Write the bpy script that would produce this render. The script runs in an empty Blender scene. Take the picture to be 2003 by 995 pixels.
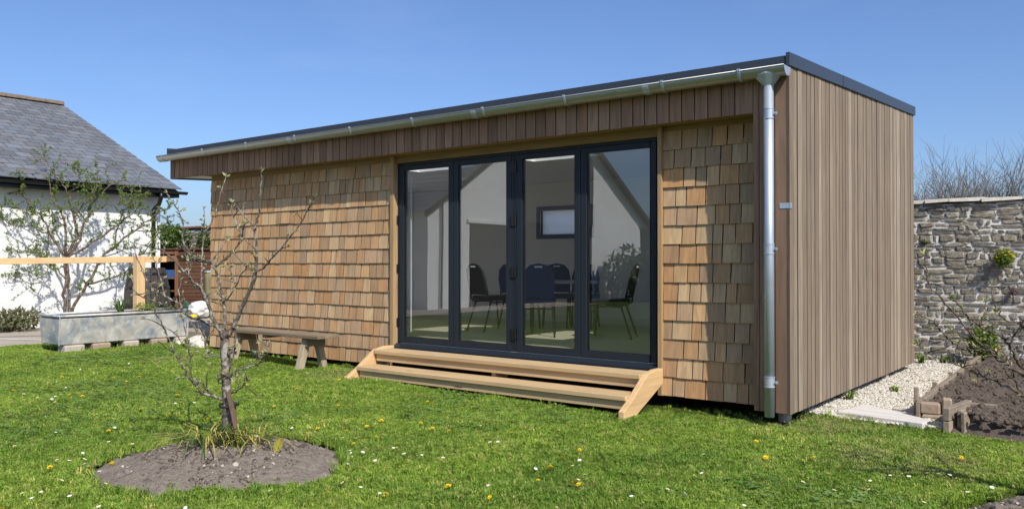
import bpy, bmesh, math, random
import numpy as np
from mathutils import Vector, Matrix, noise as mnoise

random.seed(7); rng = np.random.default_rng(7)
scene = bpy.context.scene
COL = scene.collection
R = math.radians

# ------------------------------------------------------------------ camera
CAM = np.array([2.2909, -6.6394, 1.2186]); YAW, PITCH, ROLL, FPX = 0.6558, 0.0099, 0.0005, 1621.64
_c, _s = math.cos(YAW), math.sin(YAW)
FWD = np.array([-_s*math.cos(PITCH), _c*math.cos(PITCH), math.sin(PITCH)])
RGT = np.array([_c, _s, 0.0]); UPV = np.cross(RGT, FWD)
cd = bpy.data.cameras.new('camera'); cam = bpy.data.objects.new('camera', cd); COL.objects.link(cam)
cd.sensor_width = 36; cd.lens = FPX/2003*36; cd.clip_start = 0.05; cd.clip_end = 2000
cam.matrix_world = Matrix(((RGT[0], UPV[0], -FWD[0], CAM[0]), (RGT[1], UPV[1], -FWD[1], CAM[1]),
                           (RGT[2], UPV[2], -FWD[2], CAM[2]), (0, 0, 0, 1)))
scene.camera = cam

def ray(x, y): return RGT*(x-1001.5)/FPX + FWD + UPV*(497.5-y)/FPX
def at(x, y, t): return Vector(CAM + ray(x, y)*t)               # a surveyed point at distance t
def on_ground(x, y, z):
    d = ray(x, y); return Vector(CAM + d*((z-CAM[2])/d[2]))
def to_px(p):
    d = np.array(p)-CAM; z = d@FWD
    return 1001.5+FPX*(d@RGT)/z, 497.5-FPX*(d@UPV)/z, z

# ------------------------------------------------------------------ light
SUN_AZ, SUN_EL = R(62.5), R(43.3)      # from the facade's normal towards +X, and up
sdir = Vector((math.sin(SUN_AZ)*math.cos(SUN_EL), -math.cos(SUN_AZ)*math.cos(SUN_EL), math.sin(SUN_EL)))
w = bpy.data.worlds.new('World'); scene.world = w; w.use_nodes = True
wt = w.node_tree; sky = wt.nodes.new('ShaderNodeTexSky'); sky.sky_type = 'NISHITA'; sky.sun_disc = False
sky.sun_elevation = SUN_EL; sky.sun_rotation = math.atan2(sdir.x, sdir.y)
sky.air_density = 1.0; sky.dust_density = 2.0; sky.ozone_density = 5.0; sky.altitude = 400
bg = wt.nodes['Background']; bg.inputs['Strength'].default_value = 0.140
tint = wt.nodes.new('ShaderNodeMix'); tint.data_type = 'RGBA'; tint.blend_type = 'MULTIPLY'; tint.inputs[0].default_value = 1
tint.inputs[7].default_value = (.80, .855, 1, 1); wt.links.new(sky.outputs[0], tint.inputs[6]); 
tc = wt.nodes.new('ShaderNodeTexCoord'); mp = wt.nodes.new('ShaderNodeMapping'); mp.inputs['Rotation'].default_value = (0, 0, .5); mp.inputs['Scale'].default_value = (1.2, 3.0, 9.0)
wn_ = wt.nodes.new('ShaderNodeTexNoise'); wn_.inputs['Scale'].default_value = 1.3; wn_.inputs['Detail'].default_value = 7; wn_.inputs['Roughness'].default_value = .6; wn_.inputs['Distortion'].default_value = .7
wr = wt.nodes.new('ShaderNodeValToRGB'); wr.color_ramp.elements[0].position = .52; wr.color_ramp.elements[1].position = .85; wr.color_ramp.elements[1].color = (.06, .06, .06, 1)
cl_ = wt.nodes.new('ShaderNodeMix'); cl_.data_type = 'RGBA'; cl_.inputs[7].default_value = (6.2, 6.9, 7.6, 1)
wt.links.new(tc.outputs['Generated'], mp.inputs[0]); wt.links.new(mp.outputs[0], wn_.inputs['Vector']); wt.links.new(wn_.outputs[0], wr.inputs[0])
wt.links.new(wr.outputs[0], cl_.inputs[0]); wt.links.new(tint.outputs[2], cl_.inputs[6]); wt.links.new(cl_.outputs[2], bg.inputs['Color'])
sl = bpy.data.lights.new('sun', 'SUN'); sl.energy = 4.6; sl.angle = R(0.53); sl.color = (1, 0.95, 0.87)
so = bpy.data.objects.new('sun', sl); COL.objects.link(so); so.rotation_euler = sdir.to_track_quat('Z', 'Y').to_euler()
so.location = (8, -8, 12)
vs = scene.view_settings; vs.view_transform = 'Standard'; vs.look = 'None'; vs.exposure = 0.15; vs.gamma = 1
vs.use_curve_mapping = False
scene.render.engine = 'CYCLES'; scene.cycles.max_bounces = 8; scene.cycles.transparent_max_bounces = 16
scene.cycles.use_denoising = True

# ------------------------------------------------------------------ materials
def lin(c):
    return tuple(((v/255)/12.92 if v/255 <= .04045 else ((v/255+.055)/1.055)**2.4) for v in c)+(1,)
class Mat:
    def __init__(s, name, rough=.7, metal=0, spec=.5):
        s.m = bpy.data.materials.new(name); s.m.use_nodes = True; s.t = s.m.node_tree
        s.b = s.t.nodes['Principled BSDF']; s.b.inputs['Roughness'].default_value = rough
        s.b.inputs['Metallic'].default_value = metal; s.b.inputs['Specular IOR Level'].default_value = spec
    def put(s, sock, v):
        if hasattr(v, 'is_linked') or hasattr(v, 'links'): s.t.links.new(v, sock)
        else: sock.default_value = v
    def node(s, typ, ins={}, out=0, **props):
        n = s.t.nodes.new(typ)
        for k, v in props.items(): setattr(n, k, v)
        for k, v in ins.items(): s.put(n.inputs[k], v)
        return n.outputs[out]
    def math(s, op, a, b=0.0, c=None):
        ins = {0: a, 1: b}
        if c is not None: ins[2] = c
        return s.node('ShaderNodeMath', ins, operation=op)
    def vmath(s, op, a, b): return s.node('ShaderNodeVectorMath', {0: a, 1: b}, operation=op)
    def pos(s): return s.node('ShaderNodeNewGeometry', out=0)
    def rnd(s):
        a = s.node('ShaderNodeObjectInfo', out=5); b = s.node('ShaderNodeAttribute', out=2, attribute_name='tone')
        return s.math('FRACT', s.math('ADD', a, b))
    def noise(s, vec, scale, detail=3, rough=.55, dist=0):
        return s.node('ShaderNodeTexNoise', {'Vector': vec, 'Scale': scale, 'Detail': detail, 'Roughness': rough, 'Distortion': dist})
    def ramp(s, fac, stops, interp='LINEAR'):
        n = s.t.nodes.new('ShaderNodeValToRGB'); r = n.color_ramp; r.interpolation = interp
        while len(r.elements) < len(stops): r.elements.new(.5)
        for e, (p, c) in zip(r.elements, stops): e.position = p; e.color = c if len(c) == 4 else (*c, 1)
        s.put(n.inputs[0], fac); return n.outputs[0]
    def mix(s, fac, a, b, mode='MIX'):
        n = s.t.nodes.new('ShaderNodeMix'); n.data_type = 'RGBA'; n.blend_type = mode
        s.put(n.inputs[0], fac); s.put(n.inputs[6], a); s.put(n.inputs[7], b); return n.outputs[2]
    def color(s, c): s.put(s.b.inputs['Base Color'], c); return s
    def rough(s, c): s.put(s.b.inputs['Roughness'], c); return s
    def bump(s, h, strength=.3, dist=.01):
        n = s.t.nodes.new('ShaderNodeBump'); n.inputs['Strength'].default_value = strength; n.inputs['Distance'].default_value = dist
        s.put(n.inputs['Height'], h); s.t.links.new(n.outputs[0], s.b.inputs['Normal']); return s
def rgb(r, g, b): return (r, g, b, 1)

def wood(name, stops, axis='z', dark=.55, rough=.75, grain=55, stain=.5, knots=0, stain_col=(.09, .06, .04)):
    """Boards whose own tone is drawn from `stops`, with grain along one axis."""
    M = Mat(name, rough, spec=.3); r = M.rnd(); P = M.pos()
    k = {'x': (grain*.06, grain, grain), 'y': (grain, grain*.06, grain), 'z': (grain, grain, grain*.06)}[axis]
    off = M.vmath('MULTIPLY', M.node('ShaderNodeCombineXYZ', {0: r, 1: r, 2: r}), (37.0, 91.0, 53.0))
    v = M.vmath('ADD', M.vmath('MULTIPLY', P, k), off)
    n1 = M.noise(v, 1.0, 5, .6, .6)
    kb = {'x': (.8, 5, 5), 'y': (5, .8, 5), 'z': (5, 5, .8)}[axis]
    v2 = M.vmath('ADD', M.vmath('MULTIPLY', P, kb), off)
    n2 = M.noise(v2, 1.4, 4, .6, .3)
    tone = M.ramp(r, stops)
    g = M.ramp(n1, [(.28, rgb(dark, dark, dark)), (.62, rgb(1, 1, 1)), (.8, rgb(1.12, 1.12, 1.12))])
    c = M.mix(1.0, tone, g, 'MULTIPLY')
    c = M.mix(M.math('MULTIPLY', M.ramp(n2, [(.52, rgb(0, 0, 0)), (.75, rgb(1, 1, 1))]), stain), c, rgb(*stain_col))
    if knots:
        kv = M.vmath('MULTIPLY', v2, (1, 1, 1))
        vo = M.node('ShaderNodeTexVoronoi', {'Vector': kv, 'Scale': knots}, out=0)
        c = M.mix(M.ramp(vo, [(.05, rgb(.8, .8, .8)), (.11, rgb(0, 0, 0))]), c, rgb(.12, .06, .025))
    M.color(c).bump(n1, .35, .004); return M.m
def plain(name, c, rough=.6, metal=0, var=.12, scale=8, bump=0, spec=.5):
    M = Mat(name, rough, metal, spec); n = M.noise(M.pos(), scale, 4)
    a = rgb(*[v*(1-var) for v in c]); b = rgb(*[min(1, v*(1+var)) for v in c])
    M.color(M.mix(n, a, b))
    if bump: M.bump(n, bump, .01)
    return M.m
def leafmat(name, stops, trans=.35, rough=.5):
    M = Mat(name, rough, spec=.4); r = M.rnd(); n = M.noise(M.pos(), 25, 2)
    f = M.math('FRACT', M.math('ADD', r, M.math('MULTIPLY', n, .9)))
    c = M.ramp(f, stops); M.color(c)
    t = M.t.nodes.new('ShaderNodeBsdfTranslucent'); M.t.links.new(c, t.inputs[0])
    x = M.t.nodes.new('ShaderNodeMixShader'); x.inputs[0].default_value = trans
    o = M.t.nodes['Material Output']
    M.t.links.new(M.b.outputs[0], x.inputs[1]); M.t.links.new(t.outputs[0], x.inputs[2]); M.t.links.new(x.outputs[0], o.inputs[0])
    return M.m

m_shingle = wood('cedar_shingle', [(0, rgb(0.504, 0.276, 0.126)), (.14, rgb(0.620, 0.366, 0.181)), (.28, rgb(0.430, 0.266, 0.144)), (.42, rgb(0.673, 0.416, 0.205)),
    (.56, rgb(0.525, 0.345, 0.205)), (.7, rgb(0.689, 0.475, 0.254)), (.84, rgb(0.409, 0.276, 0.166)), (1, rgb(0.599, 0.330, 0.140))], 'z', .70, .8, 45, .55, stain_col=(.24, .14, .075))
m_side = wood('weathered_cladding', [(0, rgb(0.254, 0.192, 0.134)), (.25, rgb(0.291, 0.222, 0.156)), (.5, rgb(0.236, 0.178, 0.123)), (.72, rgb(0.275, 0.211, 0.149)),
    (.9, rgb(0.318, 0.250, 0.177)), (1, rgb(0.396, 0.320, 0.229))], 'z', .62, .8, 38, .35, stain_col=(.14, .105, .08))
m_fascia = wood('fascia_cladding', [(0, rgb(0.330, 0.183, 0.108)), (.3, rgb(0.409, 0.231, 0.143)), (.6, rgb(0.264, 0.149, 0.089)), (.85, rgb(0.448, 0.269, 0.167)), (1, rgb(0.303, 0.168, 0.105))],
    'z', .6, .8, 38, .35, stain_col=(.12, .085, .06))
m_corner = wood('corner_board_wood', [(0, rgb(0.218, 0.137, 0.088)), (1, rgb(0.241, 0.152, 0.100))], 'z', .7, .7, 30, .4, stain_col=(.08, .05, .035))
m_edgeshade = plain('weathered_shade_edge_grain', (.13, .085, .055), .9, 0, .3, 30)  # weathered edges, darkened to paint shade into the shingle gaps and butts
m_jointshade = plain('weathered_shade_board_edge', (.085, .065, .05), .9, 0, .3, 30)  # weathered board sides, darkened so the joints carry painted shade
m_trim = wood('trim_wood', [(0, rgb(.40, .25, .12)), (1, rgb(.46, .30, .15))], 'z', .7, .7, 40, .3)
m_trimx = wood('header_wood', [(0, rgb(.33, .21, .09)), (1, rgb(.36, .23, .1))], 'x', .7, .7, 40, .3)
m_step = wood('new_softwood', [(0, rgb(0.540, 0.380, 0.200)), (.5, rgb(0.594, 0.423, 0.229)), (1, rgb(0.486, 0.329, 0.163))], 'x', .78, .7, 30, .6, knots=1.6, stain_col=(.30, .205, .125))
m_stepy = wood('new_softwood_side', [(0, rgb(0.646, 0.429, 0.215)), (1, rgb(0.684, 0.456, 0.232))], 'y', .78, .7, 26, .25, knots=1.8, stain_col=(.40, .24, .11))
m_fence = wood('fence_softwood', [(0, rgb(.68, .45, .22)), (1, rgb(.74, .50, .26))], 'y', .82, .7, 20, .2, knots=.5, stain_col=(.55, .36, .17))
m_fencez = wood('post_softwood', [(0, rgb(.70, .47, .23)), (1, rgb(.74, .50, .26))], 'z', .82, .7, 20, .2, knots=1.5, stain_col=(.42, .25, .11))
m_bench = wood('bench_grey_wood', [(0, rgb(0.255, 0.196, 0.133)), (.5, rgb(0.313, 0.242, 0.166)), (1, rgb(0.220, 0.165, 0.109))], 'x', .55, .85, 40, .4)
m_benchz = wood('bench_leg_wood', [(0, rgb(0.396, 0.330, 0.218)), (1, rgb(0.462, 0.380, 0.266))], 'z', .6, .85, 30, .4)
m_brown = wood('brown_stained_wood', [(0, rgb(.11, .05, .03)), (1, rgb(.15, .07, .04))], 'x', .6, .7, 25, .3, stain_col=(.05, .025, .02))
m_brownz = wood('brown_frame_wood', [(0, rgb(.22, .10, .05)), (1, rgb(.26, .12, .06))], 'z', .6, .7, 25, .3, stain_col=(.1, .05, .03))
m_barrel = wood('dark_barrel_wood', [(0, rgb(.055, .048, .046)), (1, rgb(.08, .07, .066))], 'z', .65, .7, 25, .3, stain_col=(.03, .026, .025))
m_edge = wood('bed_edging_wood', [(0, rgb(.30, .24, .17)), (.5, rgb(.36, .29, .21)), (1, rgb(.25, .20, .15))], 'y', .6, .85, 30, .4)
m_plank = wood('bleached_plank', [(0, rgb(.62, .58, .52)), (1, rgb(.66, .62, .56))], 'x', .75, .9, 30, .35, stain_col=(.4, .36, .31))
m_greenpost = wood('algae_post', [(0, rgb(.20, .19, .10)), (1, rgb(.24, .22, .12))], 'z', .6, .85, 25, .4)
m_stake = wood('stake_wood', [(0, rgb(.13, .085, .055)), (1, rgb(.16, .10, .065))], 'z', .6, .8, 30, .4)
m_zinc = plain('galvanised_steel', (.46, .51, .57), .5, .6, .14, 14)
m_zincg = plain('zinc_gutter', (.38, .39, .36), .45, .85, .10, 6)
m_flash = plain('anthracite_flashing', (.035, .042, .055), .38, 0, .08, 5, spec=.6)
m_frame = plain('anthracite_aluminium', (.017, .023, .031), .38, 0, .05, 5, spec=.3)
m_black = plain('black_plastic', (.008, .008, .009), .35, 0, .2, 12)
m_rubber = plain('black_rubber', (.012, .012, .013), .6)
m_white = plain('white_paint', (.72, .72, .70), .6, 0, .04, 3)
m_inwall = plain('plastered_wall', (.86, .85, .83), .8, 0, .02, 2)
m_floor = plain('pale_vinyl_floor', (.46, .41, .31), .5, 0, .08, 6)
m_navy = plain('navy_fabric', (.035, .065, .15), .85, 0, .2, 60)
m_blackf = plain('black_fabric', (.008, .008, .010), .85, 0, .2, 60)
m_bluefr = plain('blue_window_frame', (.035, .065, .17), .4, 0, .05)
m_table = plain('table_laminate', (.35, .38, .42), .35, 0, .05)
m_concrete = plain('concrete', (.36, .31, .24), .9, 0, .25, 3, .3)
m_block = plain('concrete_block', (.42, .37, .30), .95, 0, .25, 18, .5)
m_brick = plain('old_brick', (.33, .25, .18), .95, 0, .35, 25, .5)
m_rubble = plain('pale_rubble', (.58, .54, .46), .95, 0, .3, 14, .6)
m_ridge = plain('ridge_tile_clay', (.17, .13, .09), .95, 0, .5, 22, .6)
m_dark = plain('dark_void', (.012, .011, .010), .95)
m_sack = plain('white_plastic_sack', (.62, .62, .60), .45, 0, .12, 9)
m_sackg = plain('green_plastic', (.02, .10, .06), .45)
m_blue = plain('blue_plastic', (.03, .10, .28), .4)
m_soilbase = plain('bare_earth', (.085, .062, .045), .95, 0, .3, 14, .5)

def mk_render():
    M = Mat('white_render', .9, spec=.2); P = M.pos()
    n = M.noise(P, 3.2, 5); n2 = M.noise(P, 40, 3)
    c = M.mix(M.ramp(n, [(.35, rgb(0, 0, 0)), (.75, rgb(1, 1, 1))]), rgb(.80, .80, .78), rgb(.70, .71, .69))
    v = M.vmath('MULTIPLY', P, (6, 6, .7)); st_ = M.noise(v, 1, 4, .6)
    c = M.mix(M.ramp(st_, [(.55, rgb(0, 0, 0)), (.8, rgb(.35, .35, .35))]), c, rgb(.50, .49, .44))
    M.color(c).bump(n2, .25, .01); return M.m
m_render = mk_render()
def mk_slate():
    M = Mat('roof_slate', .42, spec=.5); P = M.pos(); r = M.rnd()
    c = M.ramp(r, [(0, rgb(.145, .155, .165)), (.3, rgb(.185, .197, .208)), (.55, rgb(.125, .128, .134)), (.8, rgb(.21, .222, .234)), (1, rgb(.15, .14, .132))])
    n = M.noise(P, 7, 5, .65); n2 = M.noise(P, 45, 3)
    c = M.mix(M.ramp(n, [(.5, rgb(0, 0, 0)), (.72, rgb(.8, .8, .8))]), c, rgb(.13, .10, .075))
    c = M.mix(M.ramp(n2, [(.68, rgb(0, 0, 0)), (.8, rgb(.5, .5, .5))]), c, rgb(.26, .25, .21))
    M.color(c).bump(n2, .3, .006); return M.m
m_slate = mk_slate()
def mk_stone():
    M = Mat('wall_stone', .92, spec=.2); P = M.pos(); r = M.rnd()
    c = M.ramp(r, [(0, rgb(.22, .195, .15)), (.2, rgb(.32, .285, .22)), (.4, rgb(.18, .16, .13)), (.6, rgb(.37, .32, .24)), (.8, rgb(.27, .25, .215)), (1, rgb(.30, .255, .19))])
    n = M.noise(P, 16, 5, .7); n2 = M.noise(P, 55, 3, .6); n3 = M.noise(P, 28, 2)
    c = M.mix(1.0, c, M.ramp(n, [(.3, rgb(.55, .55, .55)), (.7, rgb(1.25, 1.25, 1.25))]), 'MULTIPLY')
    c = M.mix(M.ramp(n2, [(.60, rgb(0, 0, 0)), (.68, rgb(.85, .85, .85))]), c, rgb(.56, .54, .48))     # lichen
    c = M.mix(M.ramp(n3, [(.62, rgb(0, 0, 0)), (.75, rgb(.7, .7, .7))]), c, rgb(.20, .16, .07))
    M.color(c).bump(n, .7, .02); return M.m
m_stone = mk_stone()
def mk_mortar():
    M = Mat('lime_mortar', .95, spec=.2); P = M.pos(); n = M.noise(P, 4.5, 5, .6); n2 = M.noise(P, 70, 3)
    c = M.mix(M.ramp(n, [(.4, rgb(0, 0, 0)), (.62, rgb(1, 1, 1))]), rgb(.84, .82, .77), rgb(.52, .48, .41))
    M.color(c).bump(n2, .6, .01); return M.m
m_mortar = mk_mortar()
def mk_trough():
    M = Mat('weathered_zinc_trough', .45, .35); P = M.pos()
    n = M.noise(P, 3.0, 6, .65, .6); n2 = M.noise(P, 9, 5, .7)
    c = M.ramp(n, [(.32, rgb(.20, .25, .33)), (.43, rgb(.33, .37, .42)), (.52, rgb(.50, .48, .42)), (.68, rgb(.66, .67, .66))])
    c = M.mix(M.ramp(n2, [(.52, rgb(0, 0, 0)), (.7, rgb(.75, .75, .75))]), c, rgb(.74, .76, .78))
    M.color(c).rough(M.ramp(n, [(.3, rgb(.35, .35, .35)), (.7, rgb(.65, .65, .65))])).bump(n2, .1, .004); return M.m
m_trough = mk_trough()
def mk_soil(name, a, b):
    M = Mat(name, .97, spec=.15); P = M.pos(); n = M.noise(P, 22, 6, .7); n2 = M.noise(P, 130, 3); n3 = M.noise(P, 60, 2)
    c = M.mix(n, rgb(*a), rgb(*b))
    c = M.mix(M.ramp(n3, [(.70, rgb(0, 0, 0)), (.76, rgb(.8, .8, .8))]), c, rgb(.36, .31, .25))
    M.color(c).bump(M.math('ADD', n, M.math('MULTIPLY', n2, .5)), .9, .03); return M.m
m_soil = mk_soil('dry_soil', (.15, .12, .095), (.36, .305, .245))
m_soil2 = mk_soil('dug_soil', (.085, .066, .052), (.185, .148, .118))
def mk_lawn():
    M = Mat('lawn_ground', .95, spec=.1); P = M.pos(); n = M.noise(P, 1.3, 4); n2 = M.noise(P, 60, 4, .7)
    c = M.mix(n, rgb(.065, .105, .018), rgb(.10, .135, .028))
    c = M.mix(1.0, c, M.ramp(n2, [(.3, rgb(.35, .35, .35)), (.7, rgb(1.3, 1.3, 1.3))]), 'MULTIPLY')
    M.color(c).bump(n2, 1, .03); return M.m
m_lawn = mk_lawn()
def mk_grass():
    M = Mat('grass_blades', .55, spec=.35); P = M.pos(); r = M.node('ShaderNodeObjectInfo', out=5)
    n = M.noise(P, 0.9, 3); n2 = M.noise(P, 3.4, 3); n4 = M.noise(P, 90, 1)
    c = M.ramp(r, [(0, rgb(.10, .185, .024)), (.25, rgb(.195, .345, .045)), (.45, rgb(.14, .265, .032)), (.65, rgb(.28, .43, .07)), (.8, rgb(.12, .21, .03)), (.93, rgb(.36, .46, .11)), (1, rgb(.52, .50, .20))])
    c = M.mix(1.0, c, M.ramp(n, [(.33, rgb(.80, .86, .72)), (.66, rgb(1.52, 1.34, 1.2))]), 'MULTIPLY')
    c = M.mix(M.ramp(n2, [(.56, rgb(0, 0, 0)), (.74, rgb(.55, .55, .55))]), c, rgb(.30, .34, .085))
    c = M.mix(M.ramp(n4, [(.66, rgb(0, 0, 0)), (.72, rgb(.7, .7, .7))]), c, rgb(.42, .42, .15))
    c = M.mix(1.0, c, rgb(1.03, 1.0, .95), 'MULTIPLY')
    for (wx, wy, wr_) in ((-4.95, -.42, .55), (.05, .25, .75), (1.0, -.55, .7), (-7.6, -.75, .6), (-.6, -3.9, .5)):      # worn, dry patches
        d_ = M.node('ShaderNodeVectorMath', {0: P, 1: (wx, wy, -.08)}, out=1, operation='DISTANCE')
        k_ = M.math('MULTIPLY', M.ramp(M.math('DIVIDE', d_, wr_), [(.2, rgb(1, 1, 1)), (1, rgb(0, 0, 0))]), M.ramp(M.noise(P, 7, 3), [(.38, rgb(0, 0, 0)), (.62, rgb(.75, .75, .75))]))
        c = M.mix(k_, c, rgb(.42, .37, .17))
    M.color(c)
    t = M.t.nodes.new('ShaderNodeBsdfTranslucent'); M.t.links.new(c, t.inputs[0])
    x = M.t.nodes.new('ShaderNodeMixShader'); x.inputs[0].default_value = .3
    M.t.links.new(M.b.outputs[0], x.inputs[1]); M.t.links.new(t.outputs[0], x.inputs[2])
    M.t.links.new(x.outputs[0], M.t.nodes['Material Output'].inputs[0]); return M.m
m_grass = mk_grass()
def mk_gravel():
    M = Mat('limestone_chips', .85, spec=.3); r = M.node('ShaderNodeObjectInfo', out=5)
    c = M.ramp(r, [(0, rgb(.50, .45, .36)), (.3, rgb(.62, .58, .49)), (.55, rgb(.38, .33, .25)), (.8, rgb(.68, .65, .58)), (1, rgb(.28, .25, .20))])
    M.color(c); return M.m
m_gravel = mk_gravel()
m_gravbase = plain('gravel_bed', (.36, .32, .26), .95, 0, .4, 60, .6)
def mk_glass(name, base, tint):
    M = Mat(name); t = M.t; t.nodes.remove(M.b)
    ge = t.nodes.new('ShaderNodeNewGeometry'); dt = t.nodes.new('ShaderNodeVectorMath'); dt.operation = 'DOT_PRODUCT'
    t.links.new(ge.outputs['True Normal'], dt.inputs[0]); t.links.new(ge.outputs['Incoming'], dt.inputs[1])
    c1 = M.math('SUBTRACT', 1.0, M.math('ABSOLUTE', dt.outputs['Value'])); f = M.math('ADD', M.math('MULTIPLY', M.math('POWER', c1, 5.0), .9), base)
    gl = t.nodes.new('ShaderNodeBsdfGlossy'); gl.inputs['Roughness'].default_value = 0.0
    n = M.noise(M.vmath('MULTIPLY', M.pos(), (1, 1, 1)), .9, 1)
    bp = t.nodes.new('ShaderNodeBump'); bp.inputs['Strength'].default_value = .035; bp.inputs['Distance'].default_value = .05
    t.links.new(n, bp.inputs['Height']); t.links.new(bp.outputs[0], gl.inputs['Normal'])
    tr = t.nodes.new('ShaderNodeBsdfTransparent'); tr.inputs[0].default_value = tint
    x = t.nodes.new('ShaderNodeMixShader'); t.links.new(f, x.inputs[0]); t.links.new(tr.outputs[0], x.inputs[1]); t.links.new(gl.outputs[0], x.inputs[2])
    t.links.new(x.outputs[0], t.nodes['Material Output'].inputs[0]); return M.m
m_glass = mk_glass('door_glass', .135, (.975, .985, .98, 1))
m_skyglass = mk_glass('rooflight_glass', .04, (.95, .97, .97, 1))
def mk_bark(name, a, b, c3, sc=60, lich=.85):
    M = Mat(name, .9, spec=.2); P = M.pos(); n = M.noise(P, sc, 5, .7); n2 = M.noise(P, sc*.45, 3)
    c = M.mix(n, rgb(*a), rgb(*b)); c = M.mix(M.ramp(n2, [(.5, rgb(0, 0, 0)), (.6, rgb(lich, lich, lich))]), c, rgb(*c3))
    M.color(c).bump(n, .8, .006); return M.m
m_bark = mk_bark('lichened_bark', (.085, .065, .05), (.17, .14, .11), (.42, .40, .35), 60, .72)
m_twig = mk_bark('twig_bark', (.075, .05, .038), (.13, .095, .07), (.2, .17, .14))
m_bark2 = mk_bark('brown_bark', (.065, .045, .035), (.13, .095, .07), (.22, .18, .14), 40)
m_hedge = mk_bark('bare_twigs', (.12, .10, .085), (.20, .17, .15), (.26, .24, .2), 20)
m_leaf = leafmat('spring_leaf', [(0, rgb(.13, .20, .03)), (.5, rgb(.20, .28, .05)), (1, rgb(.10, .15, .03))])
m_bud = leafmat('apple_bud', [(0, rgb(.32, .34, .14)), (.4, rgb(.45, .43, .24)), (.7, rgb(.30, .32, .10)), (1, rgb(.62, .55, .45))], .3)
m_ivy = leafmat('ivy_leaf', [(0, rgb(.06, .11, .02)), (.5, rgb(.14, .20, .035)), (1, rgb(.09, .14, .03))], .25)
m_dry = leafmat('dry_plant', [(0, rgb(.16, .12, .07)), (.4, rgb(.10, .12, .04)), (.7, rgb(.22, .16, .09)), (1, rgb(.08, .12, .03))], .2)
m_straw = leafmat('yellowing_leaf', [(0, rgb(.45, .38, .07)), (.5, rgb(.38, .36, .06)), (.8, rgb(.52, .42, .12)), (1, rgb(.30, .33, .05))], .3)
m_clover = leafmat('clover_leaf', [(0, rgb(.10, .20, .035)), (.6, rgb(.17, .28, .06)), (1, rgb(.24, .34, .10))], .25)
m_green = leafmat('green_strap_leaf', [(0, rgb(.05, .11, .02)), (1, rgb(.11, .18, .035))], .3)
m_euph = leafmat('wallflower_leaf', [(0, rgb(.12, .19, .02)), (.6, rgb(.20, .28, .03)), (1, rgb(.30, .36, .04))], .3)
m_purple = leafmat('purple_leaf', [(0, rgb(.10, .03, .05)), (1, rgb(.16, .05, .08))], .2)
m_yellow = plain('dandelion_petal', (.85, .60, .01), .6, 0, .08, 90)
m_orange = plain('orange_flower', (.75, .28, .03), .6, 0, .1, 60)
m_petal = plain('daisy_petal', (.82, .82, .80), .6, 0, .04, 90)
def mk_frost():
    M = Mat('frosted_glass'); M.t.nodes.remove(M.b); t = M.t.nodes.new('ShaderNodeBsdfTranslucent'); t.inputs[0].default_value = (.93, .96, .96, 1)
    M.t.links.new(t.outputs[0], M.t.nodes['Material Output'].inputs[0]); return M.m
m_frost = mk_frost()

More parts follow.
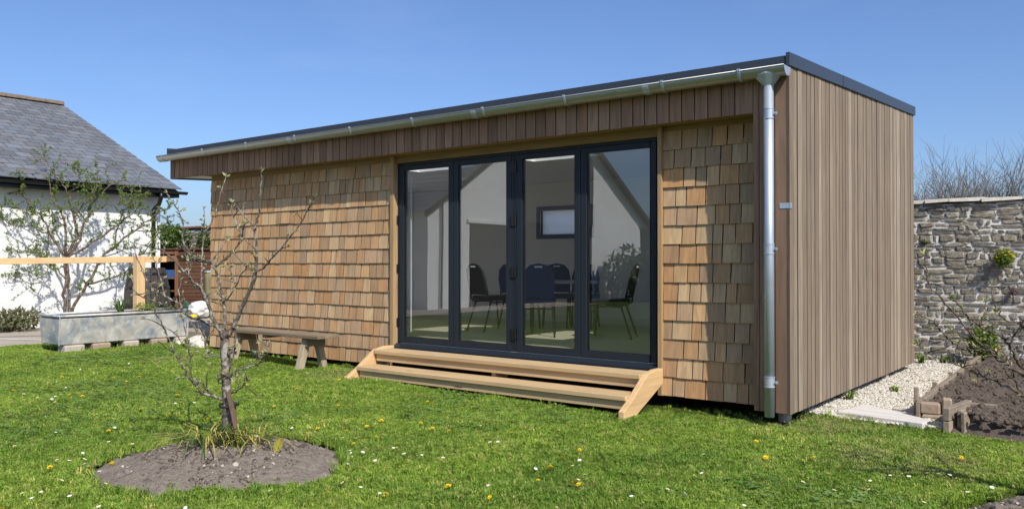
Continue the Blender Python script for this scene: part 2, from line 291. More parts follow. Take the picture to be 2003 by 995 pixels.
# ------------------------------------------------------------------ mesh and object helpers
def wm(o): return o.matrix_basis if o.parent is None else wm(o.parent) @ o.matrix_parent_inverse @ o.matrix_basis
def put(o, parent=None):
    COL.objects.link(o)
    if parent is not None:
        o.parent = parent; o.matrix_parent_inverse = wm(parent).inverted()
    return o
def tag(o, label=None, cat=None, group=None, kind=None):
    for k, v in (('label', label), ('category', cat), ('group', group), ('kind', kind)):
        if v: o[k] = v
    return o
def empty(name, loc, label, cat, group=None, rz=0):
    o = bpy.data.objects.new(name, None); o.location = loc; o.rotation_euler = (0, 0, rz); o.empty_display_size = .1
    put(o); return tag(o, label, cat, group)
def part_empty(name, loc, parent):
    o = bpy.data.objects.new(name, None); o.empty_display_size = .1; o.location = Vector(loc); put(o)
    o.parent = parent; o.matrix_parent_inverse = wm(parent).inverted(); return o
class MB:
    def __init__(s): s.v = []; s.f = []
    def add(s, vs, fs):
        n = len(s.v); s.v += [tuple(v) for v in vs]; s.f += [tuple(i+n for i in f) for f in fs]; return s
    def box(s, x0, x1, y0, y1, z0, z1):
        return s.add([(x0, y0, z0), (x1, y0, z0), (x1, y1, z0), (x0, y1, z0), (x0, y0, z1), (x1, y0, z1), (x1, y1, z1), (x0, y1, z1)],
                     [(3, 2, 1, 0), (4, 5, 6, 7), (0, 1, 5, 4), (1, 2, 6, 5), (2, 3, 7, 6), (3, 0, 4, 7)])
    def hexa(s, vs):     # bottom four, top four, counter-clockwise
        return s.add(vs, [(3, 2, 1, 0), (4, 5, 6, 7), (0, 1, 5, 4), (1, 2, 6, 5), (2, 3, 7, 6), (3, 0, 4, 7)])
    def prism(s, poly, axis, a, b):      # a closed outline swept along an axis
        n = len(poly)
        def P(u, v, t): return {'x': (t, u, v), 'y': (u, t, v), 'z': (u, v, t)}[axis]
        vs = [P(u, v, a) for u, v in poly]+[P(u, v, b) for u, v in poly]
        return s.add(vs, [tuple(range(n))[::-1], tuple(range(n, 2*n))]+[(i, (i+1) % n, n+(i+1) % n, n+i) for i in range(n)])
    def tube(s, pts, rad, n=6, cap=True):
        pts = [Vector(p) for p in pts]; m = len(pts)
        if not hasattr(rad, '__len__'): rad = [rad]*m
        base = len(s.v); ref = Vector((.3, .2, 1)).normalized(); prev = None
        for i, p in enumerate(pts):
            t = (pts[min(i+1, m-1)]-pts[max(i-1, 0)])
            t = t.normalized() if t.length > 1e-9 else Vector((0, 0, 1))
            a = (prev-t*prev.dot(t)) if prev is not None else t.cross(ref if abs(t.dot(ref)) < .95 else Vector((1, 0, 0)))
            if a.length < 1e-6: a = t.cross(Vector((1, 0, 0)))
            a.normalize(); b = t.cross(a); prev = a
            for k in range(n):
                q = 2*math.pi*k/n; s.v.append(tuple(p+(a*math.cos(q)+b*math.sin(q))*rad[i]))
        for i in range(m-1):
            for k in range(n):
                k2 = (k+1) % n; A = base+i*n
                s.f.append((A+k, A+k2, A+n+k2, A+n+k))
        if cap:
            s.f.append(tuple(base+k for k in range(n))[::-1]); s.f.append(tuple(base+(m-1)*n+k for k in range(n)))
        return s
    def beam(s, a, b, wv, hv):           # a bar from a to b with half-width vectors wv, hv
        a, b, wv, hv = map(Vector, (a, b, wv, hv))
        return s.hexa([a-wv-hv, a+wv-hv, a+wv+hv, a-wv+hv, b-wv-hv, b+wv-hv, b+wv+hv, b-wv+hv])
    def leaf(s, p, d, nrm, L, W):
        p, d, nrm = Vector(p), Vector(d).normalized(), Vector(nrm)
        sd = d.cross(nrm)
        if sd.length < 1e-4: sd = d.orthogonal()
        sd.normalize(); up = sd.cross(d)
        return s.add([p, p+d*L*.45+sd*W*.5+up*L*.05, p+d*L+up*(-.08*L), p+d*L*.45-sd*W*.5+up*L*.05], [(0, 1, 2, 3)])
    def lathe(s, prof, c, n=12):
        base = len(s.v)
        for r, z in prof:
            for k in range(n):
                q = 2*math.pi*k/n; s.v.append((c[0]+r*math.cos(q), c[1]+r*math.sin(q), c[2]+z))
        m = len(prof)
        for i in range(m-1):
            for k in range(n):
                k2 = (k+1) % n; s.f.append((base+i*n+k, base+i*n+k2, base+(i+1)*n+k2, base+(i+1)*n+k))
        s.f.append(tuple(base+k for k in range(n))[::-1]); s.f.append(tuple(base+(m-1)*n+k for k in range(n)))
        return s
    def mesh(s, name, mat, smooth=False, tones=None):
        me = bpy.data.meshes.new(name); me.from_pydata(s.v, [], s.f); me.update()
        if mat: me.materials.append(mat)
        if smooth: me.polygons.foreach_set('use_smooth', [True]*len(me.polygons))
        if tones is not None:
            at_ = me.attributes.new('tone', 'FLOAT', 'POINT'); at_.data.foreach_set('value', np.asarray(tones, dtype=np.float32))
        return me
    def build(s, name, mat, parent=None, smooth=False, bevel=0, tones=None):
        me = s.mesh(name, mat, smooth, tones)
        if bevel:
            bm = bmesh.new(); bm.from_mesh(me); bmesh.ops.bevel(bm, geom=list(bm.edges), offset=bevel, segments=1, affect='EDGES', clamp_overlap=True)
            bm.to_mesh(me); bm.free()
        return put(bpy.data.objects.new(name, me), parent)
def box(name, mat, x0, x1, y0, y1, z0, z1, parent=None, bevel=0):
    return MB().box(min(x0, x1), max(x0, x1), min(y0, y1), max(y0, y1), min(z0, z1), max(z0, z1)).build(name, mat, parent, bevel=bevel)
def scatter(name, pts, protos, label, cat, scl, tilt=.25):
    """One uncountable mass: small meshes instanced on points with geometry nodes."""
    me = bpy.data.meshes.new(name); me.from_pydata([tuple(p) for p in pts], [], [])
    n = len(pts); rot = np.zeros((n, 3), dtype=np.float32)
    rot[:, 0] = rng.normal(0, tilt, n); rot[:, 1] = rng.normal(0, tilt, n); rot[:, 2] = rng.uniform(0, 6.283, n)
    a = me.attributes.new('rot', 'FLOAT_VECTOR', 'POINT'); a.data.foreach_set('vector', rot.ravel())
    a = me.attributes.new('scl', 'FLOAT', 'POINT'); a.data.foreach_set('value', np.asarray(scl, dtype=np.float32))
    o = put(bpy.data.objects.new(name, me)); tag(o, label, cat, kind='stuff')
    pc = bpy.data.collections.new(name+'_sources')
    for q in protos: pc.objects.link(q)
    ng = bpy.data.node_groups.new(name+'_nodes', 'GeometryNodeTree')
    ng.interface.new_socket('Geometry', in_out='INPUT', socket_type='NodeSocketGeometry')
    ng.interface.new_socket('Geometry', in_out='OUTPUT', socket_type='NodeSocketGeometry')
    N = ng.nodes; L = ng.links; gi = N.new('NodeGroupInput'); go = N.new('NodeGroupOutput')
    ci = N.new('GeometryNodeCollectionInfo'); ci.inputs[0].default_value = pc; ci.inputs[1].default_value = True; ci.inputs[2].default_value = True
    ip = N.new('GeometryNodeInstanceOnPoints'); ip.inputs['Pick Instance'].default_value = True
    ar = N.new('GeometryNodeInputNamedAttribute'); ar.data_type = 'FLOAT_VECTOR'; ar.inputs[0].default_value = 'rot'
    asn = N.new('GeometryNodeInputNamedAttribute'); asn.data_type = 'FLOAT'; asn.inputs[0].default_value = 'scl'
    L.new(gi.outputs[0], ip.inputs['Points']); L.new(ci.outputs[0], ip.inputs['Instance'])
    L.new(ar.outputs[0], ip.inputs['Rotation']); L.new(asn.outputs[0], ip.inputs['Scale']); L.new(ip.outputs[0], go.inputs[0])
    md = o.modifiers.new('scatter', 'NODES'); md.node_group = ng
    return o
def area_px(p, q):    # rough picture area of a patch between two opposite corners
    a, b = to_px(p), to_px(q); return abs(a[0]-b[0])*abs(a[1]-b[1])
def in_view(p, m=0):
    x, y, z = to_px(p); return z > 0 and -m < x < 2003+m and -m < y < 995+m
def tidy(keep, rest, name, mat, parent):
    """Individual pieces for the `keep` list, everything else joined in one part."""
    mb = MB(); tn = []
    for vs, fs in rest:
        mb.add(vs, fs); tn += [random.random()]*len(vs)
    if rest: tag(mb.build(name, mat, parent, tones=tn), kind='stuff')

# ------------------------------------------------------------------ ground
BED = Vector((-2.53, -3.47)); BED_R = .79           # round bed of the young tree
BED2 = Vector((2.14, -1.60)); BED2_R = .74          # bed of the tree at the right
def bed_r(ang, k): return 1+.05*math.sin(ang*3+k)+.03*math.sin(ang*5+1.7*k)+.024*math.sin(ang*11+k)+.02*math.sin(ang*23+2*k)+.012*math.sin(ang*41+k)
def in_bed(x, y, m=0.0):
    for c, r, k in ((BED, BED_R, .6), (BED2, BED2_R, 2.1)):
        dx, dy = x-c.x, y-c.y
        if math.hypot(dx, dy) < r*bed_r(math.atan2(dy, dx), k)+m: return True
    return False
def gz0(x, y):
    z = -.12+.0126*min(max(-x, 0), 9.5)
    return z+.018*mnoise.noise((x*.6, y*.6, 3.1))+.006*mnoise.noise((x*2.3, y*2.3, 9))
def gz(x, y):
    z = gz0(x, y)
    return z-.075 if in_bed(x, y) else z
def axis_coords(lo, hi, step, far):
    c = list(np.arange(lo, hi+1e-6, step)); e = []; d = step; v = hi
    while v < far: d *= 1.45; v += d; e.append(v)
    f = []; d = step; v = lo
    while v > -far: d *= 1.45; v -= d; f.append(v)
    return f[::-1]+c+e
gxs, gys = axis_coords(-10.5, 3.2, .055, 400), axis_coords(-5.6, 1.0, .055, 400)
gv = [(x, y, gz(x, y) if (-12 < x < 5 and -8 < y < 8) else -.12+.0126*min(max(-x, 0), 9.5)) for y in gys for x in gxs]
nx = len(gxs)
gf = [(j*nx+i, j*nx+i+1, (j+1)*nx+i+1, (j+1)*nx+i) for j in range(len(gys)-1) for i in range(nx-1)]
mb = MB(); mb.v = gv; mb.f = gf
tag(mb.build('lawn', m_lawn, smooth=True), 'mown green lawn sloping gently in front of the timber room', 'lawn', kind='structure')

def soil_mound(name, c, R0, k, h, label, mat):
    mb = MB(); nr, na = 60, 200
    mb.v.append((c.x, c.y, gz0(c.x, c.y)+h))
    for i in range(1, nr+1):
        t = i/nr
        for j in range(na):
            a = 2*math.pi*j/na; r = R0*bed_r(a, k)*t*1.02; x, y = c.x+r*math.cos(a), c.y+r*math.sin(a)
            z = gz0(x, y)+h*(1-t*t)-.055*t**6
            z += .020*mnoise.noise((x*7, y*7, 2))+.017*mnoise.noise((x*21, y*21, 5))+.011*mnoise.noise((x*48, y*48, 5))
            mb.v.append((x, y, z))
    for j in range(na): mb.f.append((0, 1+j, 1+(j+1) % na))
    for i in range(nr-1):
        for j in range(na):
            a, b = 1+i*na+j, 1+i*na+(j+1) % na; mb.f.append((a, a+na, b+na, b))
    return tag(mb.build(name, mat, smooth=True), label, 'soil', kind='structure')
soil_mound('tree_bed_soil', BED, BED_R, .6, .085, 'round bed of dry grey-brown soil cut into the lawn', m_soil)
soil_mound('tree_bed_soil', BED2, BED2_R, 2.1, .06, 'patch of bare soil at the bottom right corner of the lawn', m_soil)

# dug vegetable bed on the right, its sheet displaced into clods
def soil_edge_y(x): return .62-.05*(x-1.1)+.04*math.sin(x*3)
mb = MB(); xs = np.arange(.66, 6.2, .05); ys = np.arange(.3, 5.52, .05)
idx = {}
for j, y in enumerate(ys):
    for i, x in enumerate(xs):
        fr = min(1, max(0, (y-soil_edge_y(x))/.25)) if x > 1.05 else 1
        z = gz0(x, y)+.015+.12*fr+.055*mnoise.noise((x*3, y*3, 1))*fr+.045*mnoise.noise((x*9, y*9, 4))*fr+.026*mnoise.noise((x*22, y*22, 8))
        idx[i, j] = len(mb.v); mb.v.append((x, y, z if y > soil_edge_y(x)-.05 else gz0(x, y)-.06))
for j in range(len(ys)-1):
    for i in range(len(xs)-1):
        x, y = xs[i], ys[j]
        if x < 1.05 and y < 1.12: continue
        if x >= 1.05 and y < soil_edge_y(x)-.1: continue
        mb.f.append((idx[i, j], idx[i+1, j], idx[i+1, j+1], idx[i, j+1]))
tag(mb.build('vegetable_bed_soil', m_soil2, smooth=True), 'dark dug soil of the timber-edged vegetable bed', 'soil', kind='structure')

# gravel strip beside the side wall, bare earth under the room, paths on the left
def sheet(name, poly, dz, mat, label, cat, z=None):
    mb = MB(); mb.add([(x, y, (gz0(x, y) if z is None else z)+dz) for x, y in poly], [tuple(range(len(poly)))])
    return tag(mb.build(name, mat), label, cat, kind='structure')
GRAVEL = [(-.35, .75), (.12, .62), (.55, .56), (.98, .60), (1.02, .78), (.72, 1.05), (.64, 5.5), (-.9, 5.5), (-.9, 2.2)]
sheet('gravel_bed', GRAVEL, .03, m_gravbase, 'bed of pale gravel between side wall and vegetable bed', 'gravel', -.12)
sheet('earth', [(-8.6, .32), (-.05, .32), (-.05, 4.5), (-8.6, 4.5)], .0, m_soilbase, 'bare dark earth under the raised timber room', 'earth', .012)
sheet('concrete_path', [(-14.1, -14), (-10.75, -14), (-10.72, -1.2), (-10.72, .75), (-14.1, .75)], .022, m_concrete, 'beige concrete path in front of the white cottage', 'path', 0)
box('terrace', m_concrete, -14.1, -8.62, .75, 5.5, -.15, .12)
tag(bpy.data.objects['terrace'], 'raised concrete terrace behind the zinc trough', 'terrace', kind='structure')
mb = MB(); p0, p1 = Vector((-13.6, -1.9, .03)), Vector((-10.8, -.72, .03)); dd = (p1-p0).normalized(); sd = Vector((-dd.y, dd.x, 0))*.035
mb.add([p0-sd, p1-sd, p1+sd, p0+sd], [(0, 1, 2, 3)]); tag(mb.build('painted_line', m_petal), 'white line across the concrete path', 'line', kind='structure')

def pip(x, y, poly):
    c = False; n = len(poly)
    for i in range(n):
        (x1, y1), (x2, y2) = poly[i], poly[i-1]
        if (y1 > y) != (y2 > y) and x < (x2-x1)*(y-y1)/(y2-y1)+x1: c = not c
    return c

# --- grass: tufts of blades, scattered densely where the camera sees the lawn
def tuft(seed, n, spread, h, wk=1.0):
    r = random.Random(seed); mb = MB(); lean0 = r.uniform(0, 6.283)
    for _ in range(n):
        a = r.uniform(0, 6.283); d = spread*math.sqrt(r.random()); bx, by = d*math.cos(a), d*math.sin(a)
        la = lean0+r.gauss(0, .9); L = h*r.uniform(.55, 1.2); ln = L*r.uniform(.25, .9)
        ww = r.uniform(.0014, .0030)*wk; ox, oy = math.cos(la), math.sin(la); sx, sy = -oy*ww, ox*ww
        m = (bx+ox*ln*.35, by+oy*ln*.35, L*.62); t = (bx+ox*ln, by+oy*ln, L*(1-.3*ln/L))
        mb.add([(bx-sx, by-sy, -.008), (bx+sx, by+sy, -.008), (m[0]+sx*.8, m[1]+sy*.8, m[2]), (m[0]-sx*.8, m[1]-sy*.8, m[2]), t], [(0, 1, 2, 3), (3, 2, 4)])
    return bpy.data.objects.new('grass_tuft_%d' % seed, mb.mesh('grass_tuft', m_grass))
def lawn_ok(x, y):
    if y > soil_edge_y(x)-.03 and x > 1.0: return False
    if y > .42 and -8.7 < x < -.05: return False
    if y > .02 and -8.5 < x < -.02 and random.random() < .96: return False
    if -4.68 < x < -1.23 and y > -.40: return False
    if x < -10.7 or (x < -8.6 and y > .1 and random.random() < (y-.1)*1.6): return False
    if -10.0 < x < -9.3 and -1.5 < y < .4: return False
    if pip(x, y, GRAVEL): return random.random() < .22*max(0, 1-(y-.55)*1.2)
    return not in_bed(x, y, -.015)
gp, gs = [], []
def blanket(x0, x1, y0, y1, dens, sc):
    n = int((x1-x0)*(y1-y0)*dens)
    for x, y in zip(rng.uniform(x0, x1, n), rng.uniform(y0, y1, n)):
        px, py, z = to_px((x, y, -.1))
        if z < 2.2 or not (-700 < px < 2700): continue
        if (not (-120 < px < 2120) or py > 1100) and random.random() < .72: continue
        if random.random() > min(1, 7.5/z): continue
        if lawn_ok(x, y):
            k = .82+.5*mnoise.noise((x*1.1, y*1.1, 5))+.4*mnoise.noise((x*3.7, y*3.7, 2)); gp.append((x, y, gz0(x, y))); gs.append(sc*max(.5, k)*random.uniform(.8, 1.2))
blanket(-10.8, 5.5, -7.5, 1.1, 2900, 1.0)
scatter('grass', gp, [tuft(i, 12, .020, .037, 1.2) for i in range(9)], 'short mown green grass of the lawn', 'grass', gs, .12)
gp, gs = [], []
def clover(seed):
    r = random.Random(seed); mb = MB()
    for _ in range(7):
        c = Vector((r.gauss(0, .018), r.gauss(0, .018), r.uniform(.015, .035))); a0 = r.uniform(0, 6.28)
        for k in range(3):
            q = a0+k*2.094; mb.leaf(c, (math.cos(q), math.sin(q), r.uniform(-.1, .3)), (0, 0, 1), .013, .013)
    return bpy.data.objects.new('clover_%d' % seed, mb.mesh('clover', m_clover))
for _ in range(9000):
    x, y = random.uniform(-9, 2.4), random.uniform(-5.8, 0)
    if mnoise.noise((x*.55+7, y*.55, 11)) < .12 or not lawn_ok(x, y) or not in_view((x, y, -.1), 60): continue
    gp.append((x, y, gz0(x, y))); gs.append(random.uniform(.7, 1.3))
scatter('clover', gp, [clover(i) for i in range(4)], 'low clover leaves mixed into patches of the lawn', 'clover', gs, .2)
gp, gs = [], []
for _ in range(280):     # longer fringe at the bed rims, walls and posts
    k = random.random()
    if k < .45:
        a = random.uniform(0, 6.283); c, r, kk = (BED, BED_R, .6) if random.random() < .7 else (BED2, BED2_R, 2.1)
        q = r*bed_r(a, kk)*random.uniform(1.0, 1.05); x, y = c.x+q*math.cos(a), c.y+q*math.sin(a)
    elif k < .55: x, y = random.uniform(-9.4, -.05), random.uniform(-.06, .03)
    elif k < .68: x, y = random.uniform(-4.75, -1.1), random.uniform(-.60, -.47)
    elif k < .85: x, y = random.uniform(-.1, 1.0), .58+random.gauss(0, .06)
    else: x, y = random.uniform(-9.5, -8.7), random.uniform(-1.4, .4)
    if -4.7 < x < -1.2 and y > -.46: continue
    gp.append((x, y, gz0(x, y)-.005)); gs.append(random.uniform(.8, 1.7))
scatter('long_grass', gp, [tuft(20+i, 14, .035, .052) for i in range(4)], 'longer grass fringing the beds and wall feet', 'grass', gs, .2)
def pebble(seed, mat, fl=.6):
    bm = bmesh.new(); bmesh.ops.create_icosphere(bm, subdivisions=1, radius=1); r = random.Random(seed)
    for v in bm.verts: v.co = Vector((v.co.x*r.uniform(.7, 1.25), v.co.y*r.uniform(.6, 1.1), v.co.z*fl*r.uniform(.7, 1.2)))
    me = bpy.data.meshes.new('pebble'); bm.to_mesh(me); bm.free(); me.materials.append(mat)
    return bpy.data.objects.new('pebble_%s_%d' % (mat.name, seed), me)
pp, ps = [], []
for x, y in zip(rng.uniform(-.7, 1.02, 22000), .5+5*rng.random(22000)**1.25):
    if pip(x, y, GRAVEL): pp.append((x, y, -.085+.006*random.random()+.012*mnoise.noise((x*5, y*5, 0)))); ps.append(random.uniform(.009, .021))
scatter('gravel_chips', pp, [pebble(i, m_gravel) for i in range(6)], 'pale limestone chips of the gravel strip', 'gravel', ps, .5)
cp, cs = [], []
for x, y in zip(rng.uniform(.7, 3.2, 6500), .5+5*rng.random(6500)**1.2):
    if (x < 1.05 and y < 1.1) or y < soil_edge_y(x)+.02: continue
    cp.append((x, y, gz0(x, y)+.135+.055*mnoise.noise((x*3, y*3, 1))+.04*mnoise.noise((x*9, y*9, 4)))); cs.append(min(.06, random.lognormvariate(-4.2, .5)))
scatter('soil_clods', cp, [pebble(40+i, m_soil2, .75) for i in range(5)], 'lumps of dug earth over the vegetable bed', 'soil', cs, .6)
cp, cs = [], []
for _ in range(5200):
    c, r0 = (BED, BED_R) if random.random() < .7 else (BED2, BED2_R)
    a = random.uniform(0, 6.283); t = math.sqrt(random.random()); x, y = c.x+r0*.97*t*math.cos(a), c.y+r0*.97*t*math.sin(a)
    cp.append((x, y, gz0(x, y)+(.085 if c is BED else .06)*(1-t*t)-.055*t**6+.002)); cs.append(min(.034, random.lognormvariate(-5.1, .65)))
scatter('bed_crumbs', cp, [pebble(60+i, m_soil if i % 3 else m_soil2, .7) for i in range(9)]+[pebble(70, m_block, .5)], 'crumbs and small stones on the tree bed soil', 'soil', cs, .6)

# ------------------------------------------------------------------ the timber garden room
W, HB, RC, DEP = 9.213, 2.4535, .24, 4.43
XL = -8.517                                   # left end of the shingled wall
DX0, DX1, DZ0, DZ1 = -4.721, -1.297, .28, 2.38    # bifold opening
room = empty('garden_room', (-4.6, 0, 0), 'single-storey timber garden room with cedar shingles and glazed folding doors', 'garden room')
def roof_z(y): return 2.845+.0508*y

UNIT = MB().box(-.5, .5, -.5, .5, -.5, .5)
def unit_box(name, mat, bev=.0):
    me = UNIT.mesh(name, mat); return me
def piece(name, me, c, s, parent, rot=(0, 0, 0)):
    o = bpy.data.objects.new(name, me); o.location = c; o.scale = s; o.rotation_euler = rot; return put(o, parent)

# backing walls (dark membrane) behind the claddings
core = MB()
core.box(XL+.02, DX0-.06, RC+.03, RC+.16, .02, 2.62).box(DX1+.06, -.06, RC+.03, RC+.16, .02, 2.62).box(DX0-.06, DX1+.06, RC+.05, RC+.16, DZ1+.09, 2.62)
core.box(DX0-.06, DX1+.06, RC+.04, RC+.16, .02, DZ0-.09)
core.box(-.17, -.03, RC+.16, DEP-.02, .03, 2.84).box(XL+.02, XL+.14, RC+.16, DEP-.02, .02, 2.62).box(XL+.02, -5.52, DEP-.14, DEP-.02, .03, 2.9).box(-4.55, -.03, DEP-.14, DEP-.02, .03, 2.9).box(-5.52, -4.55, DEP-.139, DEP-.021, .03, 1.66).box(-5.52, -4.55, DEP-.139, DEP-.021, 2.06, 2.9)
core.build('wall_core', m_dark, room)
def fx(h): return h
# --- cedar shingles: courses of wedges, each its own piece; the 300 largest in the picture stay separate
SH_ME = {}
def wedge(seed):
    r = random.Random(seed); mb = MB(); t = .021; j = lambda a: r.uniform(-a, a)
    # unit width, unit height, thick butt at the bottom (front face y=0 at the butt, leaning back to the top)
    mb.hexa([(-.5, 0+j(.0012), 0+j(.004)), (.5, 0+j(.0012), 0+j(.004)), (.5+j(.006), t, 0), (-.5+j(.006), t, 0),
             (-.5, t*.86, 1), (.5, t*.86, 1), (.5, t, 1), (-.5, t, 1)])
    return mb
WEDGES = [wedge(100+i) for i in range(8)]
WEDGE_ME = [wb.mesh('shingle', m_shingle) for wb in WEDGES]
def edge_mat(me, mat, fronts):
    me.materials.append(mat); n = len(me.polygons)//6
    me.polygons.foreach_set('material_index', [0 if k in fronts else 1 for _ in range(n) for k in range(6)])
for me in WEDGE_ME: edge_mat(me, m_edgeshade, (2,))
shingles = []
GAUGE = .1722
def shingle_panel(x0, x1, ztop, first_z):
    z = first_z; row = 0
    while z < ztop-.03:
        h = min(GAUGE*1.28, ztop-z); x = x0+random.uniform(-.01, 0)
        while x < x1-.006:
            wd = random.choice((.095, .11, .12, .13, .14, .15, .16, .18, .2))*random.uniform(.93, 1.07)
            if x1-(x+wd) < .06: wd = x1-x
            g = random.uniform(.006, .011)
            shingles.append((x+wd/2, z+random.gauss(0, .0014), wd-g, h, row)); x += wd
        z += GAUGE; row += 1
shingle_panel(XL-.005, DX0-.062, 2.405, .008)
shingle_panel(DX1+.052, -.262, 2.425, .008)
order = sorted(shingles, key=lambda q: -area_px((q[0]-q[2]/2, .2, q[1]), (q[0]+q[2]/2, .2, q[1]+GAUGE)))
rest = []
sh_l = bpy.data.objects.new('shingle_cladding', None); sh_l.empty_display_size = .1; put(sh_l, room)
for i, (x, z, wd, h, row) in enumerate(order):
    y = RC-.012+random.uniform(-.002, .003); k = random.randrange(8)
    if i < 300: piece('shingle', WEDGE_ME[k], (x, y, z), (wd, 1, h), sh_l)
    else: rest.append(([(x+vx*wd, y+vy, z+vz*h) for vx, vy, vz in WEDGES[k].v], WEDGES[k].f))
tidy(None, rest, 'shingle_courses', m_shingle, sh_l); edge_mat(sh_l.children[-1].data if sh_l.children[-1].name.startswith('shingle_courses') else bpy.data.objects['shingle_courses'].data, m_edgeshade, (2,))
# a cut line of shingles seen on the left end wall: return edge board behind them
box('end_wall', m_shingle, XL-.004, XL+.018, RC+.018, DEP-.03, .01, 2.60, room)

# --- vertical cladding: fascia boards, corner boards, side boards
fasc_me = unit_box('fascia_board', m_fascia); side_me = unit_box('cladding_board', m_side); edge_mat(fasc_me, m_jointshade, (2, 0))
x = -W+.006; n = 0
while x < -.30:
    wd = .1215 if x+.16 < -.30 else -.30-x
    if wd < .02: break
    piece('fascia_board', fasc_me, (x+wd/2, .010+random.uniform(-.0015, .0015), (HB+2.83)/2+random.uniform(-.002, .002)), (wd-.009, .02, 2.83-HB), room); x += wd
for x0, x1, mm, dy in ((-.300, -.256, m_fascia, 0), (-.252, -.212, m_fascia, .006), (-.209, -.121, m_fascia, .004), (-.117, -.014, m_corner, -.004)):
    box('corner_board', mm, x0, x1, dy, dy+.022, .005, 2.82, room)
box('corner_return', m_corner, -.300, -.28, .03, RC+.03, .005, HB, room)
y = -.012; n = 0
while y < DEP-.01:
    wd = random.choice((.092, .098, .104, .110, .118))
    if y+wd > DEP-.05: wd = DEP-y
    b = random.uniform(-.0025, .0025)
    mb = MB().hexa([(-.022+b, y+.006, 0), (b, y+.006, 0), (b, y+wd-.006, 0), (-.022+b, y+wd-.006, 0),
                    (-.022+b, y+.006, roof_z(y)), (b, y+.006, roof_z(y)), (b, y+wd-.006, roof_z(y+wd)), (-.022+b, y+wd-.006, roof_z(y+wd))])
    edge_mat(mb.build('cladding_board', m_side, room).data, m_jointshade, (3,)); y += wd
box('cladding_batten', m_dark, -.032, -.0245, .0, DEP-.03, .02, 2.80, room)
# left end fascia returning along the overhang, soffit of the overhang and of the front
mb = MB()
mb.hexa([(-W, .022, HB), (-W+.022, .022, HB), (-W+.022, DEP, HB+.20), (-W, DEP, HB+.20), (-W, .022, 2.83), (-W+.022, .022, 2.83), (-W+.022, DEP, 3.04), (-W, DEP, 3.04)])
mb.build('end_fascia', m_flash, room)
mb = MB(); mb.hexa([(-W+.022, .022, HB+.022), (XL+.01, .022, HB+.022), (XL+.01, DEP, HB+.222), (-W+.022, DEP, HB+.222), (-W+.022, .022, HB+.05), (XL+.01, .022, HB+.05), (XL+.01, DEP, HB+.25), (-W+.022, DEP, HB+.25)])
mb.build('soffit', m_inwall, room)
box('soffit', m_trimx, XL+.011, -.301, .022, RC+.03, HB+.012, HB+.03, room)
box('header_board', m_trimx, XL+.02, DX0-.056, RC-.006, RC+.03, 2.40, HB+.01, room)
box('header_board', m_trimx, DX1+.051, -.30, RC-.008, RC+.03, 2.42, HB+.01, room)
box('header_board', m_trimx, DX0, DX1+.01, RC-.004, RC+.05, DZ1+.002, HB+.01, room)
box('door_trim', m_trim, DX0-.056, DX0-.002, RC-.040, RC+.08, .19, HB+.009, room)
box('door_trim', m_trim, DX1+.012, DX1+.049, RC-.042, RC+.08, .008, HB+.009, room)
# --- roof: slab with rooflight wells, the leftmost one added for light indoors, metal edge
LX = [(-7.7, -6.5), (-5.85, -4.75), (-3.85, -2.86), (-2.0, -.95)]; LY = (.45, 1.80)  # leftmost opening is added, the others enlarged, to brighten the room
def holed(z0, z1, x0, x1, y0, y1, name, mat, dz=0):
    mb = MB(); xs = [x0]+[v for a in LX for v in a]+[x1]
    def b(xa, xb, ya, yb): mb.hexa([(xa, ya, z0+dz*ya), (xb, ya, z0+dz*ya), (xb, yb, z0+dz*yb), (xa, yb, z0+dz*yb), (xa, ya, z1+dz*ya), (xb, ya, z1+dz*ya), (xb, yb, z1+dz*yb), (xa, yb, z1+dz*yb)])
    b(x0, x1, y0, LY[0]); b(x0, x1, LY[1], y1)
    for i in range(0, len(xs), 2): b(xs[i], xs[i+1], LY[0], LY[1])
    return mb.build(name, mat, room)
holed(2.76, 2.835, -W+.03, -.03, .03, DEP-.03, 'roof_deck', m_flash, .0508)
holed(2.49, 2.52, XL+.16, -.19, RC+.17, DEP-.16, 'ceiling', m_inwall)
for a, b in LX:
    mb = MB()
    for xa, xb, ya, yb in ((a-.02, a-.002, LY[0]-.02, LY[1]+.02), (b+.002, b+.02, LY[0]-.02, LY[1]+.02), (a, b, LY[0]-.02, LY[0]-.002), (a, b, LY[1]+.002, LY[1]+.02)):
        mb.box(xa, xb, ya, yb, 2.521, 2.758+.045)
    rl = mb.build('rooflight', m_white, room)
    MB().box(a-.05, b+.05, LY[0]-.05, LY[1]+.05, 2.955, 2.963).build('glass_pane', m_skyglass, rl)
def strip(pts, h, th, nrm, name):
    mb = MB(); a, b = Vector(pts[0]), Vector(pts[1]); n_ = Vector(nrm)*th
    mb.hexa([a, b, b+n_, a+n_, a+Vector((0, 0, h)), b+Vector((0, 0, h)), b+n_+Vector((0, 0, h)), a+n_+Vector((0, 0, h))])
    return mb.build(name, m_flash, room)
fl = [-W-.01, -7.7, -5.9, -4.1, -2.3, -.55, -.02]
for i in range(len(fl)-1):      # front edge in lengths, laps a few mm proud
    strip([(fl[i]+.002, -.030-.0025*(i % 2), 2.798), (fl[i+1]-.002, -.030-.0025*(i % 2), 2.798)], .084, .028, (0, 1, 0), 'roof_edge_trim')
ys_ = [-.045, 1.42, 2.9, DEP+.03]
for i in range(3):
    y0_, y1_ = ys_[i]+.002, ys_[i+1]-.002
    strip([(.016+.0025*(i % 2), y0_, 2.80+.0508*y0_), (.016+.0025*(i % 2), y1_, 2.80+.0508*y1_)], .105, .03, (-1, 0, 0), 'roof_edge_trim')
strip([(-W-.014, -.045, 2.80), (-W-.014, DEP+.03, 2.80+.0508*DEP)], .105, .028, (1, 0, 0), 'roof_edge_trim')
